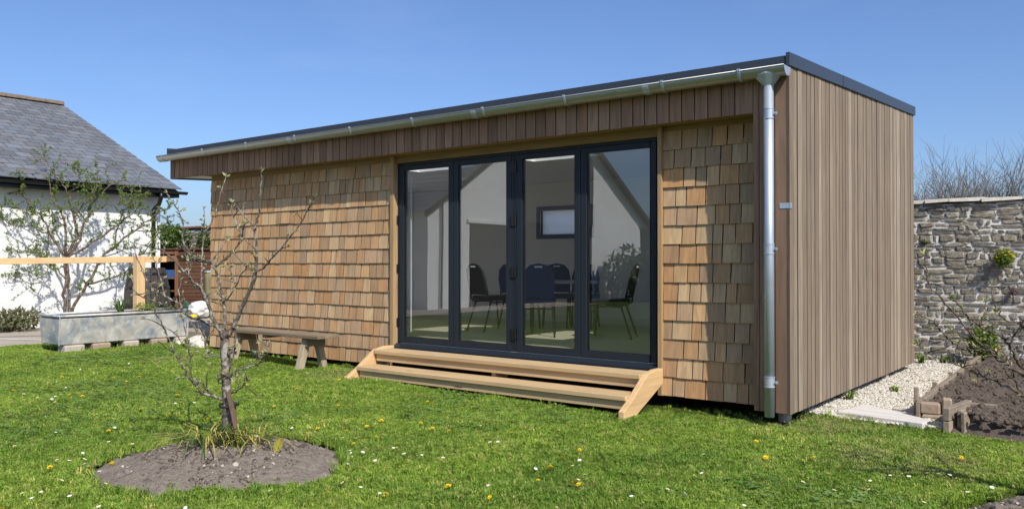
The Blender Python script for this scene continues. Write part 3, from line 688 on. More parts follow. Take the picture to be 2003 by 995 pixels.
strip([(-W+.02, DEP+.005, 2.80+.0508*DEP), (-.02, DEP+.005, 2.80+.0508*DEP)], .10, .02, (0, 1, 0), 'roof_edge_trim')

# --- gutter, brackets, downpipe
def half_round(r, n=12): return [(r*math.cos(math.pi+math.pi*k/n), r*math.sin(math.pi+math.pi*k/n)) for k in range(n+1)]
GY, GZ, GR = -.090, 2.780, .073
prof = half_round(GR); inner = [(v[0]*.95, v[1]*.95) for v in prof][::-1]
gut = MB()
gut.prism([(GY+u, GZ+v) for u, v in prof+inner], 'x', -W-.10, .012)
g_o = gut.build('gutter', m_zincg, room)
for p in g_o.data.polygons: p.use_smooth = False
MB().tube([(-W-.10, GY-GR, GZ+.004), (.012, GY-GR, GZ+.002)], .0055, 8).build('rolled_lip', m_zincg, g_o, True)
for xa in (.012, -W-.104): MB().prism([(GY+u, GZ+v) for u, v in half_round(GR*1.03)], 'x', xa, xa+.004).build('end_cap', m_zinc, g_o)
for xb in (-9.18, -8.115, -7.10, -6.09, -5.076, -4.07, -3.069, -2.075, -1.054, -.36):
    o_ = half_round(GR*1.07); i_ = [(v[0]*.95, v[1]*.95) for v in o_][::-1]
    bk = MB().prism([(GY+u, GZ+v) for u, v in o_+i_], 'x', xb-.013, xb+.013)
    bk.box(xb-.012, xb+.012, GY-GR-.014, GY-GR-.002, GZ-.004, GZ+.016).box(xb-.012, xb+.012, GY+GR, .0, GZ-.004, GZ+.002)
    bk.build('gutter_bracket', m_zinc, g_o)
for xb in (-6.22, -3.2, -1.22):
    o_ = half_round(GR*1.04); i_ = [(v[0]*.96, v[1]*.96) for v in o_][::-1]
    MB().prism([(GY+u, GZ+v) for u, v in o_+i_], 'x', xb-.03, xb+.03).build('gutter_joint', m_zinc, g_o)
box('added_drip_plate', m_flash, -W+.01, -.02, -.0165, -.0125, 2.725, 2.80, room)  # dark plate added to hide the sunlit fascia strip behind the gutter
PXc, PYc, PR = -.143, -.075, .039
dp = part_empty('downpipe', (PXc, PYc, 0), room)
MB().lathe([(PR, -.02), (PR, 2.64)], (PXc, PYc, 0), 20).build('pipe', m_zinc, dp, True)
hop = MB(); n = 8; top = []
prof = [(PR*1.0, 2.60, 0), (PR*1.02, 2.645, 0), (.125, 2.735, 0), (.13, 2.775, 0)]
for r_, z_, _ in prof:
    for k in range(12):
        q = 2*math.pi*k/12; hop.v.append((PXc+r_*math.cos(q), (PYc if z_ < 2.65 else GY)+min(r_, .066)*math.sin(q), z_))
for i in range(3):
    for k in range(12): hop.f.append((i*12+k, i*12+(k+1) % 12, (i+1)*12+(k+1) % 12, (i+1)*12+k))
hop.build('hopper', m_zinc, dp)
for zc in (2.42, 1.33, .26):
    cl = MB().lathe([(PR+.001, zc-.042), (PR+.005, zc-.042), (PR+.005, zc-.036), (PR+.0025, zc-.034), (PR+.0025, zc+.034), (PR+.005, zc+.036), (PR+.005, zc+.042), (PR+.001, zc+.042)], (PXc, PYc, 0), 20)
    co = cl.build('pipe_clip', m_zinc, dp, False)
    MB().box(PXc+PR, PXc+PR+.03, PYc-.008, PYc+.004, zc-.012, zc+.010).tube([(PXc+PR+.018, PYc-.02, zc), (PXc+PR+.018, PYc+.02, zc)], .006, 6).box(PXc-.01, PXc+.01, PYc+PR, .004, zc-.01, zc+.01).build('clip_bolt', m_zinc, dp)
box('strap', m_zinc, -.080, .0045, -.0085, -.0055, 1.655, 1.70, room); 
box('strap', m_zinc, .0035, .0065, -.0085, .035, 1.655, 1.70, room)
for xf, yf in ((-.15, .30), (-.09, 1.75), (-.09, 3.3), (-3.0, .5), (-5.5, .5), (-8.2, .5), (-8.2, 2.5)):
    MB().lathe([(.055, -.2), (.055, .03)], (xf, yf, 0), 12).build('ground_post', m_block, room, True)

# --- folding doors
fr = part_empty('door_frame', (DX0, RC, DZ0), room)
Y0 = RC+.028
for nm, a in (('frame_jamb', (DX0, DX0+.034, DZ0, DZ1)), ('frame_jamb', (DX1-.028, DX1, DZ0, DZ1)), ('frame_head', (DX0+.034, DX1-.028, DZ1-.030, DZ1))):
    box(nm, m_frame, a[0], a[1], Y0, Y0+.075, a[2], a[3], fr, .002)
sill = MB().prism([(RC-.075, DZ0-.072), (RC+.10, DZ0-.072), (RC+.10, DZ0), (RC+.01, DZ0), (RC-.005, DZ0-.012), (RC-.075, DZ0-.030)], 'x', DX0-.05, DX1+.012)
sill.build('threshold', m_frame, fr)
box('threshold_rail', m_zinc, DX0+.05, DX1-.05, Y0+.002, Y0+.008, DZ0+.0015, DZ0+.007, fr)
LXB = [DX0+.052, DX0+.052+.830, DX0+.052+1.660, DX0+.052+2.490, DX1-.052]
LXB = [DX0+.036+(DX1-DX0-.066)*i/4 for i in range(5)]; LXB[2] += .012
SW, ZA, ZB, RB, RT = .068, DZ0+.010, DZ1-.032, .064, .050
for i in range(4):
    a, b = LXB[i]+.0035+(.034 if i == 2 else 0), LXB[i+1]-.0035-(.034 if i == 1 else 0)
    lf = part_empty('door_leaf', (a, Y0, ZA), room)
    ya, yb = Y0-.006, Y0+.060
    box('leaf_stile', m_frame, a, a+SW, ya, yb, ZA, ZB, lf, .003); SW2 = .058 if i == 3 else SW; box('leaf_stile', m_frame, b-SW2, b, ya, yb, ZA, ZB, lf, .003)
    box('leaf_rail', m_frame, a+SW+.0005, b-SW-.0005, ya+.0008, yb-.001, ZA, ZA+RB, lf, .003); box('leaf_rail', m_frame, a+SW+.0005, b-SW-.0005, ya+.0008, yb-.001, ZB-RT, ZB, lf, .003)
    bead = MB(); x0, x1, z0, z1 = a+SW, b-SW, ZA+RB, ZB-RT
    bead.box(x0+.0006, x0+.008, ya+.012, ya+.030, z0, z1).box(x1-.008, x1-.0006, ya+.012, ya+.030, z0, z1).box(x0+.0085, x1-.0085, ya+.0125, ya+.030, z0+.0006, z0+.008).box(x0+.0085, x1-.0085, ya+.0125, ya+.030, z1-.008, z1-.0006)
    bead.build('glazing_bead', m_black, lf)
    MB().box(x0+.002, x1-.002, ya+.022, ya+.028, z0+.002, z1-.002).build('glass_pane', m_glass, lf)
xm = LXB[2]
for zc in (.47, 1.12, 1.66, 2.22):
    for s_ in (-1, 1):
        box('hinge', m_black, xm+s_*.020-.013, xm+s_*.020+.013, Y0-.020, Y0-.0065, zc-.055, zc+.055, fr, .003)
    MB().tube([(xm, Y0-.012, zc-.06), (xm, Y0-.012, zc+.06)], .007, 8).build('hinge_pin', m_black, fr)
for zc in (.52, 1.15, 1.72): box('hinge', m_black, DX0-.004, DX0+.018, Y0-.018, Y0-.001, zc-.05, zc+.05, fr, .003)
box('meeting_stile', m_frame, xm-.0335, xm-.003, Y0, Y0+.05, ZA, ZB, fr); box('meeting_stile', m_frame, xm+.003, xm+.0335, Y0, Y0+.05, ZA, ZB, fr); box('meeting_gap', m_rubber, xm-.0025, xm+.0025, Y0+.012, Y0+.05, ZA, ZB, fr)

# --- the inside: floor, walls, rear window
box('floor', m_floor, XL+.15, -.19, RC+.165, DEP-.15, .22, .285, room)
MB().box(XL+.16, -5.52, DEP-.175, DEP-.155, .29, 2.489).box(-4.55, -.19, DEP-.175, DEP-.155, .29, 2.489).box(-5.52, -4.55, DEP-.174, DEP-.156, .29, 1.66).box(-5.52, -4.55, DEP-.174, DEP-.156, 2.06, 2.489).build('inner_wall', m_inwall, room)
box('inner_wall', m_inwall, XL+.143, XL+.158, RC+.17, DEP-.18, .29, 2.489, room)
box('inner_wall', m_inwall, -.185, -.172, RC+.17, DEP-.18, .29, 2.489, room)
box('inner_wall', m_inwall, XL+.16, DX0-.05, RC+.163, RC+.175, .29, 2.489, room)
box('inner_wall', m_inwall, DX1+.05, -.19, RC+.163, RC+.175, .29, 2.489, room)
box('skirting', m_white, XL+.17, -.2, DEP-.190, DEP-.1755, .287, .39, room)
wn = box('rear_window', m_frost, -5.519, -4.551, DEP-.10, DEP-.095, 1.661, 2.059, room)
for a in ((-5.58, -5.51, 1.60, 2.12), (-4.56, -4.49, 1.60, 2.12), (-5.51, -4.56, 1.60, 1.67), (-5.51, -4.56, 2.05, 2.12)):
    box('window_frame', m_bluefr, a[0], a[1], DEP-.195, DEP-.1765, a[2], a[3], wn)
box('wall_socket', m_white, -3.2, -3.05, DEP-.187, DEP-.1755, .70, .79, room)
box('blind_edge', m_white, DX0+.135, DX0+.149, Y0+.075, Y0+.085, DZ0+.13, DZ1-.16, room)

# ------------------------------------------------------------------ steps in front of the doors
st = empty('wooden_steps', (-2.96, -.4, -.1), 'pale new softwood steps of two treads below the folding doors', 'steps')
SX0, SX1 = -4.65, -1.275
for zt, yf in ((.236, -.170), (.076, -.420)):
    for k in range(2):
        ya = yf+k*.146
        box('tread', m_step, SX0-.012+k*.004, SX1+.004-k*.003, ya, ya+.140, zt-.044, zt-.001*k, st, .005)
    box('riser', m_step, SX0+.008, SX1-.006, yf+.028, yf+.058, zt-.044-.078, zt-.0455, st, .003)
def stringer(xa, xb):
    poly = [(-.555, -.125), (-.36, -.125), (.155, .055), (.155, .262), (-.02, .262), (-.555, -.03)]
    poly = [(-.545, -.125), (-.40, -.125), (.16, .125), (.16, .262), (.02, .262), (-.13, .235), (-.40, .045), (-.545, -.035)]
    MB().prism(poly, 'x', xa, xb).build('stringer', m_stepy, st, bevel=.004)
stringer(SX1+.006, SX1+.062); stringer(SX0-.070, SX0-.014)
box('centre_support', m_stepy, -3.0, -2.95, -.10, .10, -.12, .11, st)

# ------------------------------------------------------------------ bench
bn = empty('garden_bench', (-6.2, -.26, -.03), 'weathered grey plank bench standing before the left shingle wall', 'bench')
for k in range(3): box('seat_plank', m_bench, -7.12+.01*k, -5.30-.012*k, -.44+.118*k, -.326+.118*k, .335, .372, bn, .003)
for xe in (-6.95, -5.62):
    mb = MB().beam((xe, -.335, .335), (xe, -.455, -.06), (.037, 0, 0), (0, .045, .012)); mb.build('leg', m_benchz, bn, bevel=.003)
    mb = MB().beam((xe, -.185, .335), (xe, -.085, -.06), (.037, 0, 0), (0, .045, -.012)); mb.build('leg', m_benchz, bn, bevel=.003)
    box('cross_rail', m_bench, xe+.038, xe+.078, -.40, -.12, .235, .334, bn, .003)
box('centre_batten', m_bench, -6.37, -6.28, -.42, -.10, .30, .334, bn, .002)

# ------------------------------------------------------------------ furniture behind the glass
def make_chair(name, mat, label, loc, rz):
    t = empty(name, (0, 0, 0), label, 'chair')
    MB().prism([(-.20, -.21), (.20, -.21), (.215, .0), (.20, .22), (-.20, .22), (-.215, 0)], 'z', .42, .485).build('seat', mat, t, bevel=.015)
    # rounded back with a hand slot
    mb = MB(); out = [(-.19, .50), (-.205, .70), (-.18, .83), (-.11, .905), (.0, .925), (.11, .905), (.18, .83), (.205, .70), (.19, .50)]
    def by(z): return .215+.10*(z-.5)/.42
    n = len(out)
    for dy in (0, .035):
        mb.v += [(u, by(v)+dy, v) for u, v in out]
    slot = [(-.06, .868), (.06, .868), (.05, .892), (-.05, .892)]
    mb.f += [tuple(range(n)), tuple(range(n, 2*n))[::-1]]+[(i, i+n, (i+1) % n+n, (i+1) % n) for i in range(n)]
    mb.build('backrest', mat, t)
    MB().box(-.05, .05, by(.88)-.004, by(.88)+.039, .872, .892).build('hand_slot', m_inwall, t)
    for s_ in (-1, 1):
        MB().tube([(s_*.19, -.20, .42), (s_*.20, -.24, 0)], .013, 6).build('leg', m_black, t)
        MB().tube([(s_*.17, .16, .42), (s_*.20, .30, 0)], .013, 6).build('leg', m_black, t)
        MB().tube([(s_*.195, -.10, .40), (s_*.20, .18, .40), (s_*.2, .235, .44), (s_*.185, by(.55)+.02, .55)], .012, 6).build('back_support', m_black, t)
    MB().tube([(-.19, -.21, .33), (.19, -.21, .33)], .009, 6).build('stretcher', m_black, t)
    t.location = loc; t.rotation_euler = (0, 0, rz); return t
FZ = .285
TC = Vector((-4.02, 2.66, FZ))
make_chair('banquet_chair', m_blackf, 'black banquet chair seen behind the second door pane from the left', (-4.90, 2.28, FZ), R(165))
make_chair('banquet_chair', m_blackf, 'black banquet chair seen side-on behind the rightmost door pane', (-3.04, 2.30, FZ), R(-71))
make_chair('banquet_chair', m_navy, 'nearest navy banquet chair, its back to the third door pane', (-3.93, 2.02, FZ), R(214))
make_chair('banquet_chair', m_navy, 'navy banquet chair on the far side of the table, half hidden by the nearest chair', (-4.52, 3.28, FZ), R(35))
make_chair('banquet_chair', m_navy, 'navy banquet chair partly hidden by the central door stiles', (-4.83, 2.80, FZ), R(62))
make_chair('banquet_chair', m_navy, 'navy banquet chair partly hidden by the stile between the two right panes', (-4.16, 3.42, FZ), R(25))
tb = empty('meeting_table', TC, 'small meeting table with pale top among the chairs indoors', 'table')
U, V = Vector((RGT[0], RGT[1], 0)), Vector((-RGT[1], RGT[0], 0))
MB().beam(TC+Vector((0, 0, FZ*0+.675))-U*.47, TC+Vector((0, 0, .675))+U*.45, V*.38, (0, 0, .015)).build('table_top', m_table, tb, bevel=.004)
for a in (-.40, .42):
    for b in (-.32, .32):
        q = TC+U*a+V*b; MB().tube([q, q+Vector((0, 0, .66))], .022, 8).build('leg', m_black, tb)

# ------------------------------------------------------------------ white cottage on the left
CX, CY1 = -14.0, 2.55
EX, EZ, RX, RZ, VY = -13.66, 2.73, -19.0, 5.10, 2.82
cot = empty('white_cottage', (CX, 0, 0), 'white rendered cottage with grey slate roof behind the zinc trough', 'house')
MB().prism([(CX, -.1), (CX, 2.66), (RX, 5.0), (-24.0, 2.66), (-24.0, -.1)], 'y', -11, CY1).build('wall', m_render, cot)
sl_ = math.hypot(EX-RX, RZ-EZ); th = math.atan2(RZ-EZ, EX-RX)
roof = MB().prism([(EX-.03, EZ-.03), (RX, RZ-.02), (RX-5.34, EZ-.03), (RX-5.34, EZ-.10), (RX, RZ-.12), (EX-.03, EZ-.12)], 'y', -11, VY-.06).build('roof', m_dark, cot)
SL_ME = MB().box(-.5, .5, -.5, .5, -.5, .5).mesh('slate', m_slate)
slates = []; gauge = .252
rows = int(sl_/gauge)+1
for i in range(rows):
    d0 = i*gauge                                  # distance of the butt from the eave, up the slope
    L = min(.285, sl_-d0+.02); y = VY-(.0 if i % 2 else .15)
    if i % 2 == 0: slates.append((i, VY-.075, .146, d0, L))
    while y > -4.2:
        wd = .298; slates.append((i, y-wd/2, wd-.018, d0+random.gauss(0, .008), L)); y -= .3
ux, uz = math.cos(th), -math.sin(th)
def slate_m(q):
    i, y, wd, d0, L = q; dc = d0+L/2-.03
    c = Vector((EX-dc*math.cos(th)+.010*math.sin(th), y, EZ+dc*math.sin(th)+.012*math.cos(th)+.002))
    return Matrix.Translation(c) @ Matrix.Rotation(th-R(2.4)+random.gauss(0, .003), 4, 'Y') @ Matrix.Rotation(random.gauss(0, .006), 4, 'Z') @ Matrix.Diagonal((L, wd, .017, 1))
vis = [q for q in slates if in_view((EX-q[3]*math.cos(th), q[1], EZ+q[3]*math.sin(th)), 30)][:300]
vset = set(id(q) for q in vis); rest = []
for q in slates:
    mtx = slate_m(q)
    if id(q) in vset:
        o = bpy.data.objects.new('slate', SL_ME); o.matrix_basis = mtx; put(o, roof)
    else: rest.append(([tuple(mtx @ Vector(v)) for v in UNIT.v], UNIT.f))
tidy(None, rest, 'slate_courses', m_slate, roof)
y = VY-.02
while y > -3:
    L = .44; mb = MB(); a = []
    for ye in (y, y-L+.012):
        for k in range(7):
            q = math.pi*k/6; a.append((RX+.13*math.cos(q), ye, RZ+.005+.10*math.sin(q)+random.uniform(-.006, .006)))
    mb.add(a, [(k, k+1, k+8, k+7) for k in range(6)]+[tuple(range(7)), tuple(range(7, 14))[::-1], (0, 7, 13, 6)]); mb.build('ridge_tile', m_ridge, roof); y -= L
g2 = MB().prism([(EX+.035+.055*math.cos(math.pi+math.pi*k/8), EZ-.045+.06*math.sin(math.pi+math.pi*k/8)) for k in range(9)], 'y', -11, VY+.10).build('gutter', m_black, cot)
box('eaves_board', m_black, EX-.05, EX-.03, -11, VY-.03, EZ-.17, EZ-.035, cot); box('eaves_soffit', m_black, CX-.02, EX-.052, -11, VY-.04, EZ-.165, EZ-.15, cot)
MB().tube([(EX+.03, 2.36, EZ-.09), (EX+.03, 2.36, EZ-.18), (EX-.05, 2.36, EZ-.32), (CX+.09, 2.36, EZ-.42), (CX+.08, 2.36, EZ-.55), (CX+.08, 2.36, .1)], .042, 10).build('downpipe', m_black, cot, True)
for zc in (1.9, .9): MB().tube([(CX+.08, 2.36, zc-.025), (CX+.08, 2.36, zc+.025)], .05, 10).build('pipe_collar', m_black, cot)

# gabled house across the lawn, behind the photographer's left: only the doors mirror it
HX, HY0, HY1 = -12.2, -8.1, -19.6; HYM = (HY0+HY1)/2
gh = empty('gabled_house', (HX, HYM, 0), 'white gabled house with slate roof mirrored in the folding door glass', 'house')
MB().prism([(HY0, -.1), (HY1, -.1), (HY1, 2.62), (HYM, 6.1), (HY0, 2.62)], 'x', -25, HX).build('wall', m_render, gh)
for s_ in (1, -1):
    mb = MB(); ye = HY0+.32 if s_ > 0 else HY1-.32; n = 26; tn = []
    for i in range(n):
        for j in range(24):
            t0, t1 = i/n, (i+1.25)/n; f = lambda t: ((ye+(HYM-ye)*min(t, 1)), 2.50+(6.18-2.50)*min(t, 1))
            (ya, za), (yb, zb) = f(t0), f(t1); xa = HX+.25-.55*j+(.27 if i % 2 else 0); xb = xa-.543; xa = min(xa, HX+.25)
            mb.hexa([(xa, ya, za+.012), (xb, ya, za+.012), (xb, yb, zb-.004), (xa, yb, zb-.004), (xa, ya, za+.026), (xb, ya, za+.026), (xb, yb, zb+.006), (xa, yb, zb+.006)]); tn += [random.random()]*8
    tag(mb.build('roof', m_slate, gh, tones=tn), kind='stuff')
for s_ in (1, -1):
    ye = HY0+.33 if s_ > 0 else HY1-.33
    MB().hexa([(HX+.22, ye, 2.36), (HX+.26, ye, 2.36), (HX+.26, HYM, 6.0), (HX+.22, HYM, 6.0), (HX+.22, ye, 2.49), (HX+.26, ye, 2.49), (HX+.26, HYM, 6.15), (HX+.22, HYM, 6.15)]).build('bargeboard', m_black, gh)
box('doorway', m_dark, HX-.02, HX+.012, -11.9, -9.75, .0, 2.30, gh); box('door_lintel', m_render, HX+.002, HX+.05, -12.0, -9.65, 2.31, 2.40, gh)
MB().tube([(HX-3, HY0+.36, 2.4), (HX-3, HY0+.30, 2.25), (HX-3, HY0+.06, 2.0), (HX-3, HY0+.06, .05)], .045, 8).build('downpipe', m_black, gh)
MB().tube([(HX+.06, -8.6, 2.9), (HX+.06, -8.6, .05)], .03, 8).build('downpipe', m_black, gh)
MB().prism([(-11.95, 2.41), (-15.9, 2.41), (-15.9, 4.55), (HYM, 5.75), (-11.95, 4.6)], 'x', HX+.002, HX+.04).build('added_gable_dark', m_barrel, gh)  # dark panel added so the third door pane mirrors less bright wall
box('doorway', m_dark, HX-.02, HX+.011, -15.9, -12.02, .0, 2.40, gh)  # dark sheet added to widen the darkness mirrored beside the real doorway
box('chimney', m_mortar, HX-3.4, HX-2.5, HYM-2.4, HYM-1.5, 4.2, 6.6, gh)
bw = empty('added_boundary_wall', (2, -17.2, 0), 'unseen stone wall added behind the photographer for the gutter to mirror', 'wall'); box('masonry', m_stone, -11, 16, -17.4, -17.0, -.3, 2.3, bw); box('coping', m_rubble, -11, 16, -17.48, -16.92, 2.302, 2.38, bw)  # unseen wall added so the gutter mirrors stone instead of bright sky
wp = box('wall_planter', m_brick, -15.8, -14.4, -7.6, -7.1, -.02, .42); tag(wp, 'low brick planter before the house mirrored in the doors', 'planter')

# ------------------------------------------------------------------ zinc trough on blocks, with its tree and plants
TX0, TX1, TY0, TY1, TZ0, TZ1 = -9.98, -9.34, -1.50, .38, .10, .495
tr = empty('zinc_trough', ((TX0+TX1)/2, (TY0+TY1)/2, TZ0), 'long weathered galvanised trough used as a planter', 'trough')
mb = MB(); tp = .025
mb.hexa([(TX0+tp, TY0+tp, TZ0), (TX1-tp, TY0+tp, TZ0), (TX1-tp, TY1-tp, TZ0), (TX0+tp, TY1-tp, TZ0), (TX0, TY0, TZ1-.03), (TX1, TY0, TZ1-.03), (TX1, TY1, TZ1-.03), (TX0, TY1, TZ1-.03)])
mb.build('body', m_trough, tr, bevel=.012)
rim = [(TX0, TY0, TZ1), (TX1, TY0, TZ1), (TX1, TY1, TZ1), (TX0, TY1, TZ1)]
for i in range(4): MB().tube([Vector(rim[i]), Vector(rim[(i+1) % 4])], .018, 8).build('rim', m_trough, tr, True)
for c in ((TX1+.001, TY0+.001), (TX1+.001, TY1-.001)): MB().tube([(c[0]-.025, c[1], TZ0), (c[0]-.002, c[1], TZ1)], .012, 6).build('corner_seam', m_trough, tr)
box('soil_fill', m_soil2, TX0+.03, TX1-.03, TY0+.03, TY1-.03, TZ1-.025, TZ1-.005, tr)
for i, (yb, wd, nm) in enumerate(((-1.30, .27, 'pale concrete block under the trough, nearest its left end'), (-.93, .25, 'rounded brown block second from the left under the trough'), (-.50, .22, 'pale block third from the left under the trough'),
                                  (-.08, .25, 'brownish block fourth from the left under the trough'), (.27, .18, 'block under the right end of the trough'))):
    b = box('support_block', m_block if i % 2 == 0 else m_brick, TX1-.22, TX1+.015, yb-wd/2, yb+wd/2, -.05, TZ0-.004, None, .018); tag(b, nm, 'block', 'blocks under the trough')

def wobble(pts, n, amp, rad0, rad1):
    out, rr = [], []; m = len(pts)-1
    for i in range(m*n+1):
        t = i/n; k = min(int(t), m-1); f = t-k
        p0, p1, p2, p3 = pts[max(k-1, 0)], pts[k], pts[k+1], pts[min(k+2, m)]
        q = .5*((2*p1)+(p2-p0)*f+(2*p0-5*p1+4*p2-p3)*f*f+(3*p1-p0-3*p2+p3)*f**3)
        a = amp if 0 < i < m*n else 0
        out.append(q+Vector((random.gauss(0, a), random.gauss(0, a), random.gauss(0, a)))); rr.append(rad0+(rad1-rad0)*i/(m*n))
    return out, rr
def rdir(): 
    v = Vector((random.gauss(0, 1), random.gauss(0, 1), random.gauss(0, 1))); return v.normalized()
def leaf_cluster(mb, p, n, L, up=.5):
    for _ in range(n):
        d = rdir()+Vector((0, 0, up)); mb.leaf(Vector(p)+rdir()*L*.3, d, rdir(), L*random.uniform(.6, 1.2), L*.5*random.uniform(.7, 1.2))

# tree trained in front of the cottage wall, rooted in the trough
tq = at(128, 513, 15.05); tt = empty('wall_fruit_tree', (tq.x, tq.y, 0), 'spreading fruit tree in fresh leaf against the white cottage wall, behind the trough', 'tree')
limbs = [([(127, 648), (127, 612), (128, 560), (128, 500)], .022, .017, 0), ([(138, 648), (136, 612), (134, 560), (132, 500)], .017, .014, 0),
 ([(128, 500), (100, 460), (85, 430), (60, 400), (40, 375)], .024, .006, .3), ([(128, 500), (127, 440), (115, 405), (100, 385), (96, 350)], .026, .006, .2),
 ([(130, 500), (148, 465), (146, 425), (138, 405), (128, 370), (110, 345), (82, 305)], .030, .005, .4), ([(132, 500), (155, 470), (172, 420), (185, 390), (215, 365), (245, 352)], .028, .006, .3),
 ([(130, 505), (180, 475), (230, 440), (262, 415), (292, 380)], .024, .006, -.2), ([(136, 640), (142, 606), (170, 555), (200, 505), (225, 480), (265, 450), (300, 425), (332, 402)], .036, .006, -.3),
 ([(128, 545), (105, 520), (75, 495), (45, 492), (8, 490)], .016, .004, .2), ([(170, 555), (215, 545), (245, 532), (275, 500), (300, 470)], .020, .005, -.4),
 ([(185, 390), (178, 365), (150, 345), (146, 315)], .012, .004, .1), ([(100, 460), (60, 445), (20, 440), (2, 425)], .012, .004, .3), ([(146, 425), (165, 395), (185, 375), (190, 330)], .012, .004, -.1),
 ([(225, 480), (235, 430), (250, 400), (262, 365)], .014, .004, .1), ([(94, 445), (94, 490), (70, 525), (30, 545)], .012, .004, .4), ([(60, 400), (45, 370), (52, 340)], .009, .003, .1),
 ([(127, 440), (90, 420), (50, 415), (10, 400)], .011, .004, .2), ([(172, 420), (210, 400), (240, 400), (285, 410)], .012, .004, -.2), ([(200, 505), (240, 490), (280, 480), (310, 455)], .011, .004, -.3), ([(75, 495), (70, 530), (60, 560)], .008, .003, .1),
 ([(265, 450), (300, 452), (330, 440), (345, 420)], .010, .003, -.2)]
tk, tw, lv = MB(), MB(), MB()
for k, (pp_, r0, r1, dv) in enumerate(limbs):
    n_ = len(pp_); pts = [at(x_, y_, 15.05+(x_-128)*.0042+dv*i/max(1, n_-1)*.9) for i, (x_, y_) in enumerate(pp_)]
    pts, rr = wobble(pts, 4, .014, r0*(.92 if k > 1 else 1.5), r1*1.25); (tk if k < 2 else tw).tube(pts, rr, 7)
    if k < 2: continue
    for i in range(3, len(pts)):
        for _ in range(2):
            if random.random() < .62:
                d = (rdir()+Vector((0, 0, .5))).normalized(); L = random.uniform(.10, .45); d = Vector((d.x*.6, d.y, d.z)); e = pts[i]+d*L; m_ = pts[i]+d*L*.5+rdir()*.02
                tw.tube([pts[i], m_, e], [.0045, .0035, .002], 4)
                for t_ in (.25, .45, .6, .75, .9, 1): leaf_cluster(lv, pts[i]+(e-pts[i])*t_, 5, .044)
        if random.random() < .7: leaf_cluster(lv, pts[i], 6, .046)
tk.build('trunk', m_bark2, tt, True); tw.build('branches', m_bark2, tt, True); lv.build('crown', m_leaf, tt)
def strap_plant(name, label, cat, c, n, L, W_, mat, droop=.6, spread=1.0, up=1.0, extra=None):
    t = empty(name, c, label, cat); mb = MB(); mb2 = MB()
    for i in range(n):
        a = random.uniform(0, 6.283); l = L*random.uniform(.6, 1.15); d = Vector((math.cos(a)*spread, math.sin(a)*spread, 0)); s_ = Vector((-math.sin(a), math.cos(a), 0))*W_/2
        b = Vector(c)+d*random.uniform(0, .25)*L; k = random.uniform(.3, 1)
        p1 = b+d*l*.3*k+Vector((0, 0, l*.55*up)); p2 = b+d*l*.75*k+Vector((0, 0, l*(.8-.35*droop*k)*up)); p3 = b+d*l*1.05*k+Vector((0, 0, l*(.75-.95*droop*k)*up))
        for q in (p2, p3): q.z = max(q.z, c[2]+.006)
        (mb2 if extra and random.random() < .45 else mb).add([b-s_, b+s_, p1+s_, p1-s_, p2+s_*.8, p2-s_*.8, p3], [(0, 1, 2, 3), (3, 2, 4, 5), (5, 4, 6)])
    mb.build('leaves', mat, t)
    if extra: mb2.build('leaves', extra, t)
    return t
def bush(name, label, cat, c, size, n, L, mat, stems=6, flowers=None):
    t = empty(name, c, label, cat); mb, sm, fm = MB(), MB(), MB()
    for i in range(stems):
        e = Vector(c)+Vector((random.uniform(-.8, .8)*size[0], random.uniform(-.8, .8)*size[1], size[2]*random.uniform(.5, 1))); sm.tube([Vector(c), (Vector(c)+e)/2+rdir()*.02, e], [.006, .004, .002], 4)
    for i in range(n):
        v = rdir()*random.random()**.4; p = Vector(c)+Vector((v.x*size[0], v.y*size[1], size[2]*.5+v.z*size[2]*.55)); mb.leaf(p, rdir()+Vector((0, 0, .4)), rdir(), L*random.uniform(.6, 1.3), L*.45)
    for i in range(flowers or 0):
        v = rdir(); v.z = abs(v.z); v.y = -abs(v.y); p = Vector(c)+Vector((v.x*size[0], v.y*size[1], size[2]*.55+v.z*size[2]*.5)); fm.lathe([(.002, -.01), (.013, 0), (.012, .006)], p, 6)
    sm.build('stems', m_twig, t); mb.build('foliage', mat, t)
    if flowers: fm.build('flowers', m_yellow, t)
    return t
for k in range(5):
    bush('clipped_shrub', 'dark clipped shrub before the gabled house, number %s from the doorway, mirrored in the doors' % ('one', 'two', 'three', 'four', 'five')[k], 'shrub', (-11.2+.15*k, -16.4-.95*k, -.1), (.75, .7, 1.75-.1*(k % 2)), 700, .22, m_ivy, 8)
strap_plant('strap_leaf_plant', 'green strap-leaved plant in the trough left of the fence post', 'plant', (-9.60, -.55, TZ1), 22, .24, .018, m_green, .3)
bush('trough_plant', 'low leafy green plant in the trough beside the fence post', 'plant', (-9.65, -.12, TZ1), (.16, .20, .12), 160, .05, m_leaf)
bush('trough_plant', 'trailing green weeds at the right end of the trough', 'plant', (-9.62, .25, TZ1-.01), (.1, .12, .07), 70, .045, m_leaf)
dry = bush('dry_shrub', 'brown half-dead shrub at the foot of the cottage wall', 'shrub', (-13.45, -.50, .02), (.4, .75, .36), 900, .10, m_dry, 40)
